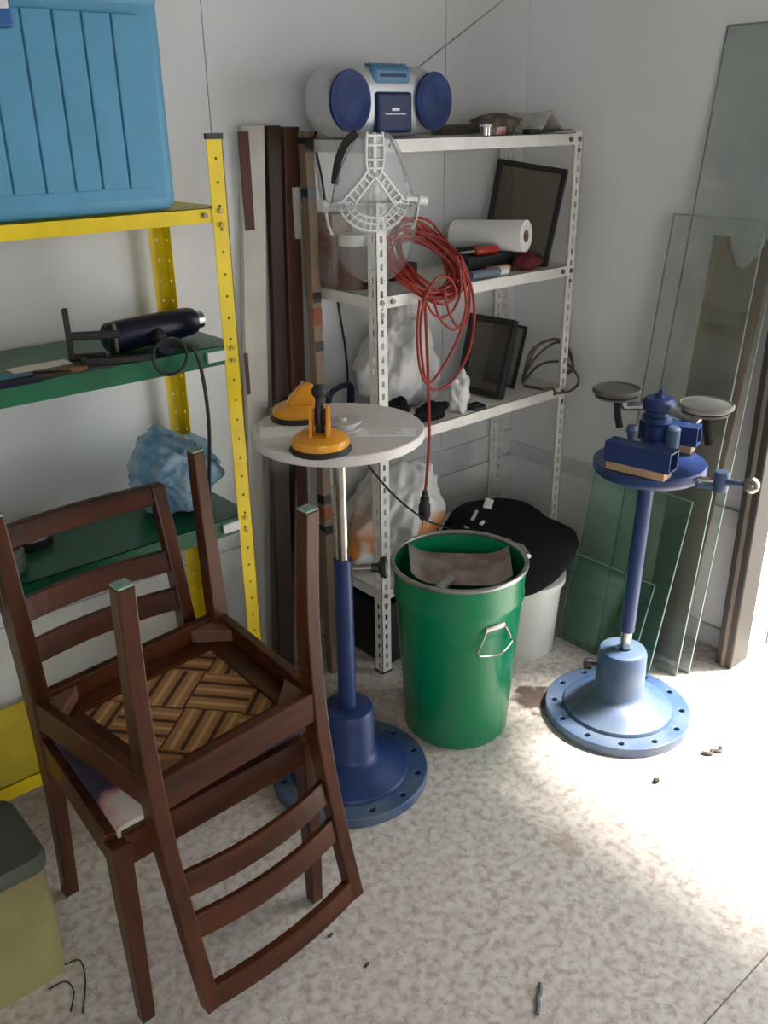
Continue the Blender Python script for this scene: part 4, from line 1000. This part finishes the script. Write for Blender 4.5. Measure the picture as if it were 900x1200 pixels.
# vice stand
vs = thing('vice_stand', 'blue pedestal stand with round clamping plate, two suction pads and crank', 'stand', (1.985, 1.258, 0))
pedestal(vs, .288, .79, .20, .30, .0165, .0205, True, (.013, -.011))
DZ = .812
MB().lathe([(0, DZ - .034), (.136, DZ - .034), (.144, DZ - .028), (.147, DZ - .020), (.147, DZ - .004), (.144, DZ), (0, DZ)], (.013, -.011, 0), seg=64).build('round_plate', 'stand_blue', vs, smooth=True)
kd = Vector((-.35, .45, 0)).normalized()
kp = Vector((0, 0, .165)); kn = MB().cyl(kp + kd * .055, kp + kd * .09, .006, seg=10).build('clamp_screw', 'black_plastic', vs)
MB().lathe([(0, 0), (.016, 0), (.018, .01), (.016, .022), (0, .025)], kp + kd * .085, 14, frame_to(kd)).build('knob', 'black_plastic', kn, smooth=True)
vo = vs.location.copy()
def V(px, py, z): return atz(px, py, z) - vo
def beam(mb, a, b, w, h):
    a, b = Vector(a), Vector(b); d = (b - a); R = frame_to(d)
    return mb.box((a + b) / 2, (w, h, d.length), R=R)
# clamping blocks: blue hollow bars on wooden pads
for (pa, pb, w_) in (((714, 546), (782, 562), .052), ((752, 520), (812, 530), .050)):
    a, b = V(*pa, DZ), V(*pb, DZ); a.z = b.z = DZ
    u = (b - a).normalized(); a += Vector((0, 0, .011)); b += Vector((0, 0, .011))
    beam(MB(), a, b, w_ * .9, .022).build('wood_pad', 'wood_pale', vs, bevel=.002)
    a2, b2 = a - u * .006 + Vector((0, 0, .0375)), b + u * .012 + Vector((0, 0, .0375))
    mb = MB(); s_ = Vector((-u.y, u.x, 0)); hw, hh, tt = w_ / 2, .0265, .004
    out = lambda p, k: [p + s_ * (hw - k) * i + Vector((0, 0, (hh - k) * j)) for i, j in ((-1, -1), (1, -1), (1, 1), (-1, 1))]
    mb.loft([out(a2, 0), out(b2, 0), out(b2, tt), out(a2, tt)], closed=True); mb.build('clamp_bar', 'stand_blue', vs, bevel=.001)
# centre swivel
hc = V(766, 528, DZ); hc.z = DZ
MB().lathe([(0, 0), (.036, 0), (.036, .035), (.028, .04), (.028, .075), (.040, .085), (.040, .10), (.034, .105), (.034, .115), (.044, .122), (.044, .142), (.036, .15), (.012, .151), (.012, .160), (0, .160)], hc, 32).build('swivel_post', 'stand_blue', vs, smooth=True)
MB().box(hc + Vector((.006, 0, .165)), (.022, .012, .014), R=Matrix.Rotation(.4, 3, 'Z')).build('top_screw', 'stand_blue', vs, bevel=.002)
MB().lathe([(0, 0), (.02, 0), (.02, .05), (.015, .056), (0, .056)], hc + Vector((.012, -.045, .02)), 16).build('side_boss', 'base_blue', vs, smooth=True)
for (pp_, hw_) in (((740, 507), .013), ((804, 493), .013)):
    q = V(pp_[0], pp_[1], .885)
    MB().tube([Vector((q.x, q.y, .868 - .0)), Vector((q.x, q.y, .893)), Vector((q.x, q.y, .905))], [.008, .016, .012], 10).build('wing_nut', 'base_blue', vs, smooth=True)
# suction pads on bent arms
PADZ = .985
for (px, py, rr, mm) in ((723, 455, .064, 'felt_grey'), (828, 473, .068, 'pad_pale')):
    mat('pad_pale', (.22, .22, .19), .7, var=.15, scale=20)
    c = V(px, py, PADZ)
    pd = MB().lathe([(0, .0), (.03, 0), (rr * .85, .004), (rr, .012), (rr, .018), (rr * .95, .022), (rr * .9, .018), (0, .018)], c - Vector((0, 0, .02)), 40).build('suction_pad', mm, vs, smooth=True)
    MB().lathe([(.3 * rr, 0), (.88 * rr, .006), (.86 * rr, .0), (.3 * rr, -.004)], c - Vector((0, 0, .024)), 40, close=True).build('pad_rim', 'felt_grey', pd, smooth=True)
    h = hc + Vector((0, 0, .125)); dr = Vector((c.x - h.x, c.y - h.y, 0)); ln = dr.length; dr.normalize()
    mid = h + dr * (ln * .62)
    arm = MB().tube(spline([h + dr * .03, mid, Vector((c.x, c.y, h.z)) - dr * .025, c - dr * .015 - Vector((0, 0, .018))], 5), .012, 10).build('pad_arm', 'zinc', vs, smooth=True)
    MB().tube(spline([c + Vector((0, 0, -.018)), c + Vector((0.0, -.005, -.045)), c + Vector((-.012, -.02, -.075)), c + Vector((-.014, -.03, -.10))], 5), [.006] * 4 + [.007] * 12, 8, flat=1.6).build('pad_lever', 'black_plastic', vs, smooth=True)
# crank handle at the plate's edge
ca, cbp, cc = V(818, 560, DZ - .01), V(845, 563, DZ - .01), V(880, 571, DZ - .005)
ca.z = cbp.z = DZ - .012; cc.z = DZ + .0
MB().tube([ca - (cbp - ca).normalized() * .03, cbp], .007, 10).build('crank_spindle', 'chrome', vs, smooth=True)
beam(MB(), ca + Vector((0, 0, -.018)), cbp + Vector((0, 0, -.018)), .012, .012).build('spindle_guide', 'base_blue', vs, bevel=.002)
MB().lathe([(0, -.026), (.017, -.026), (.019, -.02), (.019, .02), (.017, .026), (0, .026)], cbp, 20).build('crank_boss', 'base_blue', vs, smooth=True)
MB().tube([cbp, cbp.lerp(cc, .5), cc], [.010, .008, .007], 12).build('crank_arm', 'base_blue', vs, smooth=True)
ball = MB(); ball.lathe([(.021 * math.sin(PI * k / 12), -.021 * math.cos(PI * k / 12)) for k in range(13)], cc, 24); ball.build('crank_ball', mat('ball_steel', (.30, .28, .25), .25, .8), vs, smooth=True)

# ------------------------------------------------------------------ green drum with dustpan
DC = Vector((1.607, 1.562, 0)); DH = .512
dr_ = thing('steel_drum', 'open green steel drum with wire handle beside the white shelving', 'drum', DC); dr_.scale = (1, 1, 1.05)
RB, RT = .150, .185
def dp(z): return RB + (RT - RB) * z / DH
prof = [(0, .0), (RB - .004, 0), (RB, .006), (dp(.40), .40), (dp(.41) + .0045, .415), (dp(.425) + .0045, .425), (dp(.44), .44), (RT, .500), (RT, .503), (RT - .004, .503), (RT - .006, .49), (RB - .004, .012), (0, .012)]
MB().lathe(prof, seg=64).build('shell', 'drum_green', dr_, smooth=True)
MB().tube([(( RT) * math.cos(2 * PI * k / 64), RT * math.sin(2 * PI * k / 64), .505) for k in range(64)], .007, 10, closed=True).build('rim', 'zinc', dr_, smooth=True)
# clamp latch on rim (towards the bucket) and wire handle
la = math.atan2(-.25, .97)
def RIMP(a, r, z): return Vector((r * math.cos(a), r * math.sin(a), z))
MB().tube([RIMP(la + .28 - .07 * k, RT + .012, .50 - .004 * math.sin(k)) for k in range(9)], .008, 8, flat=1.5).build('rim_latch', 'zinc', dr_, smooth=True)
ha = -1.77
def HP(t, z, o=.010): return RIMP(ha + t, dp(z) + o, z)
hb_ = MB().tube([HP(-.17, .385, .002), HP(0, .387, .003), HP(.17, .385, .002)], .008, 8, flat=.5).build('handle_bracket', 'zinc', dr_, smooth=True)
MB().tube(spline([HP(-.17, .384, .006), HP(-.26, .345), HP(-.30, .326), HP(-.26, .319, .018), HP(0, .322, .030), HP(.26, .332, .018), HP(.30, .338), HP(.27, .352), HP(.17, .384, .006)], 5), .0032, 8).build('wire_handle', 'chrome', hb_, smooth=True)
# dustpan lying in the drum's mouth
dpn = thing('dustpan', 'rusty grey metal dustpan with tube handle lying in the drum opening', 'dustpan', DC + Vector((0.004, .002, .496)), (.03, .03, -.74)); dpn.scale = (1.03, 1.03, 1.0)
dd = dpn.location
n = 16; secs = []
for k in range(n + 1):
    u = k / n * 2 - 1; x = u * .135; zz = .035 * abs(u) ** 5.0
    secs.append([Vector((x * (1 - .02), -.085, zz + .004)), Vector((x * 1.04, .10, zz * .9))])
skin2 = MB(); 
mbp = MB(); N0 = []
for s in secs: N0 += s
bk = [p - Vector((0, 0, .002)) for p in N0]; o_ = len(N0); mbp.v = [tuple(p) for p in N0 + bk]
for k in range(n):
    a = 2 * k; mbp.f += [(a, a + 2, a + 3, a + 1), (o_ + a, o_ + a + 1, o_ + a + 3, o_ + a + 2), (a, o_ + a, o_ + a + 2, a + 2), (a + 1, a + 3, o_ + a + 3, o_ + a + 1)]
mbp.f += [(0, 1, o_ + 1, o_), (2 * n, o_ + 2 * n, o_ + 2 * n + 1, 2 * n + 1)]
mbp.build('scoop', 'pan_metal', dpn, smooth=True)
bkp = MB()
bkp.loft([[Vector((u * .122, -.085 - t, .05 * abs(u) ** 3 + .004)) for u in [k / 8 - 1 for k in range(17)]] + [Vector((u * .122, -.085 - t, .052)) for u in [1 - k / 8 for k in range(17)]] for t in (0, .002)])
bkp.build('back_wall', 'pan_metal', dpn) if False else None
MB().tube([(-.03, -.07, .012), (-.05, -.115, .018), (-.065, -.15, .022)], .0135, 14).build('tube_handle', 'zinc', dpn, smooth=True)
MB().lathe([(0, 0), (.0115, 0), (.0115, .003), (0, .003)], (-.0655, -.1515, .022), 14, frame_to((-.2, -.9, .04))).build('bore_shade', 'black_plastic', dpn)  # black disc stands for the shaded hollow of the tube end

# white bucket and black bag on it
bk_ = thing('white_bucket', 'white plastic bucket beside the green drum, black bag over it', 'bucket', (2.064, 1.726, 0))
MB().lathe([(0, 0), (.118, 0), (.122, .006), (.138, .25), (.146, .252), (.146, .268), (.140, .272), (.136, .270), (.118, .01), (0, .01)], seg=48).build('shell', 'bucket_white', bk_, smooth=True)
MB().lathe([(0, .262), (.134, .262), (.140, .270), (.1475, .272), (.1475, .258), (.150, .258), (.150, .276), (.14, .279), (0, .274)], seg=48).build('lid', 'bucket_white', bk_, smooth=True)
def bagfn(q, p):
    q.z += -.22 * q.y * 0 + .0
    return q
bg = blob('black_bag', 'black_cloth', (2.055, 1.775, .278), (.46, .44, .17), amp=.10, seed=31, sharp=1.6, crease=0, zmin=-.09, fn=lambda q, p: Vector((q.x, q.y, max(q.z, 0) + .22 * max(0, q.y) - .16 * max(0, -.75 * p.x - .66 * p.y - .55))))
tag(bg, 'slumped black cloth bag resting on the white bucket', 'bag')
from mathutils.bvhtree import BVHTree
_bv = BVHTree.FromPolygons([v.co + bg.location for v in bg.data.vertices], [tuple(p.vertices) for p in bg.data.polygons])
for k, (px, py) in enumerate(((572, 592), (556, 604), (566, 612), (548, 618))):
    hit = _bv.ray_cast(EYE, _ray(px, py).normalized())[0]
    if hit is None: continue
    o = MB().box((0, 0, 0), (.045 if k == 0 else .06, .028 if k == 0 else .012, .02 if k == 0 else .007)).build('buckle', 'plastic_white' if k % 2 == 0 else 'silver_plastic', bg, bevel=.003)
    o.location = hit - bg.location; o.rotation_euler = (.2, .3 * (k - 1.5), .5)

# ------------------------------------------------------------------ glass sheets and brown panel against the side wall
def glass_sheet(name, label, tl, tr, br, bl, th, m, poly=None, cat='glass sheet', edge=True, grp=None):
    tl, tr, br, bl = [Vector(v) for v in (tl, tr, br, bl)]
    c = (bl + br) / 2; t = thing(name, label, cat, c, group=grp)
    q = [p - c for p in (bl, br, tr, tl)]; nr = (q[1] - q[0]).cross(q[3] - q[0]).normalized()
    MB().loft([[p - nr * th / 2 for p in q], [p + nr * th / 2 for p in q]]).build('pane', m, t)
    if edge:
        for i in range(4):
            a, b = q[i], q[(i + 1) % 4]; MB().tube([a, b], th * .38, 5).build('ground_edge', 'glass_edge', t)
    return t
def lean(y0b, x0b, y1b, x1b, y0t, y1t, zt, xt): 
    return (xt, y0t, zt), (xt, y1t, zt), (x1b, y1b, .003), (x0b, y0b, .003)
GX = WX - .008
def foot_y(X, a, b, z=.003):
    # y at which a bottom corner at x = X continues the visible slanted edge a-b
    y = 1.45
    for _ in range(40):
        d = Vector((X, y, z)) - EYE; px = 450 + F_PX * d.dot(RIGHT) / d.dot(FWD); py = 600 + F_PX * d.dot(DOWN) / d.dot(FWD)
        want = a[0] + (b[0] - a[0]) * (py - a[1]) / (b[1] - a[1]); y += (px - want) * .0012
    return y
def leaning(name, label, xb, xt, tl_px, left, y1t, y1b, m):
    tl = atx(*tl_px, xt); yb = foot_y(xb, *left)
    glass_sheet(name, label, tl, (xt, y1t, tl.z), (xb, y1b, .003), (xb, yb, .003), .006, m)
_yr = foot_y(2.33, (900, 375), (808, 784))
leaning('tall_glass', 'tallest clear glass sheet leaning against the side wall by the doorway', 2.33, 2.5465, (853, 30), ((853, 30), (719, 748)), 1.225, _yr, 'glass_clear')
leaning('mid_glass', 'clear glass sheet of middle height leaning against the tallest one', 2.29, 2.4805, (790, 251), ((790, 251), (701, 748)), 1.27, _yr + .02, 'glass_clear')
leaning('low_glass', 'low greenish glass sheet leaning in front of the taller sheets', 2.225, 2.362, (698, 552), ((698, 552), (660, 745)), 1.31, 1.31, 'glass_green')
leaning('small_glass', 'smallest green tinted glass sheet at the foot of the stack', 2.197, 2.288, (674, 648), ((674, 648), (654, 746)), 1.36, 1.36, 'glass_green')
# brown board with a round bite cut out of its top edge
pb_ = thing('cutout_panel', 'brown hardboard panel with rounded cut-out in its top edge behind glass', 'panel', (2.30, 1.335, 0))
po = pb_.location.copy()
A0, A1 = Vector((2.364, foot_y(2.364, (837, 275), (752, 748)), .001)) - po, Vector((2.364, max(1.235, foot_y(2.364, (900, 285), (793, 780))), .001)) - po
_b0 = atx(837, 275, 2.5445); B0, B1 = _b0 - po, Vector((2.5445, _b0.y - .19, _b0.z)) - po
def bil(u, v): return (A0.lerp(A1, u)).lerp(B0.lerp(B1, u), v)
topc = [(0, 1), (.25, 1), (.27, .985)] + [(.27 + .55 * k / 10, .985 - .05 * math.sin(PI * k / 10) ** .8) for k in range(1, 10)] + [(.84, .985), (.86, 1.0), (1, 1.0)]
nr = Vector((-.99, 0, .13)).normalized()
nn = len(topc); fr_ = [bil(u, 0) for u, v in topc] + [bil(u, v) for u, v in topc]
mb = MB(); mb.v = [tuple(p) for p in fr_] + [tuple(p + nr * -.005) for p in fr_]; o_ = 2 * nn
for k in range(nn - 1):
    mb.f += [(k, k + 1, nn + k + 1, nn + k), (o_ + k, o_ + nn + k, o_ + nn + k + 1, o_ + k + 1), (nn + k, nn + k + 1, o_ + nn + k + 1, o_ + nn + k), (k, o_ + k, o_ + k + 1, k + 1)]
mb.f += [(0, nn, o_ + nn, o_), (nn - 1, o_ + nn - 1, o_ + 2 * nn - 1, 2 * nn - 1)]
mb.build('sheet', 'panel_brown', pb_)

# ------------------------------------------------------------------ floor debris and stones outside
def debris(px, py, pts, label, m, th=.006):
    c = atz(px, py, 0); t = MB().tube(spline([Vector((a, b, th * .5)) for a, b in pts], 4), th * .6, 6).build('floor_scrap', m, smooth=True)
    t.location = c; tag(t, label, 'scrap')
debris(770, 917, [(-.008, 0), (0, .006), (.008, 0)], 'tiny dark crumb on the bright floor', 'iron_dark', .01)
debris(836, 882, [(-.03, .02), (-.018, .0), (0, .004), (.012, -.012), (.03, -.004)], 'torn dark shred of rubber on the sunlit floor', 'iron_dark', .01)
debris(632, 1172, [(-.03, -.02), (-.012, -.008), (0, .004), (.012, .008), (.028, .022)], 'torn grey scrap on the floor in the open middle of the room', mat('scrap_grey', (.16, .17, .17), .8), .008)
debris(430, 1132, [(-.006, 0), (.006, .002)], 'tiny black chip on the floor beside the chairs', 'iron_dark', .005)
debris(388, 1097, [(-.005, 0), (.005, .002)], 'tiny black splinter on the floor near the chair rail', 'iron_dark', .005)
for k, (px, py, s) in enumerate(((892, 702, .19), (896, 670, .23), (898, 632, .26))):
    c = atz(px, py, -.02); o = blob('outdoor_stone', 'stone', (c.x + .12, c.y - .02, -.02), (s, s * .6, .09), amp=.2, seed=40 + k, sub=3)
    tag(o, ('smallest pale stone outside, lying closest to the door frame', 'pale stone between the smallest and the largest outside', 'largest pale stone outside, behind the other two')[k], 'stone', 'stones outside the doorway')
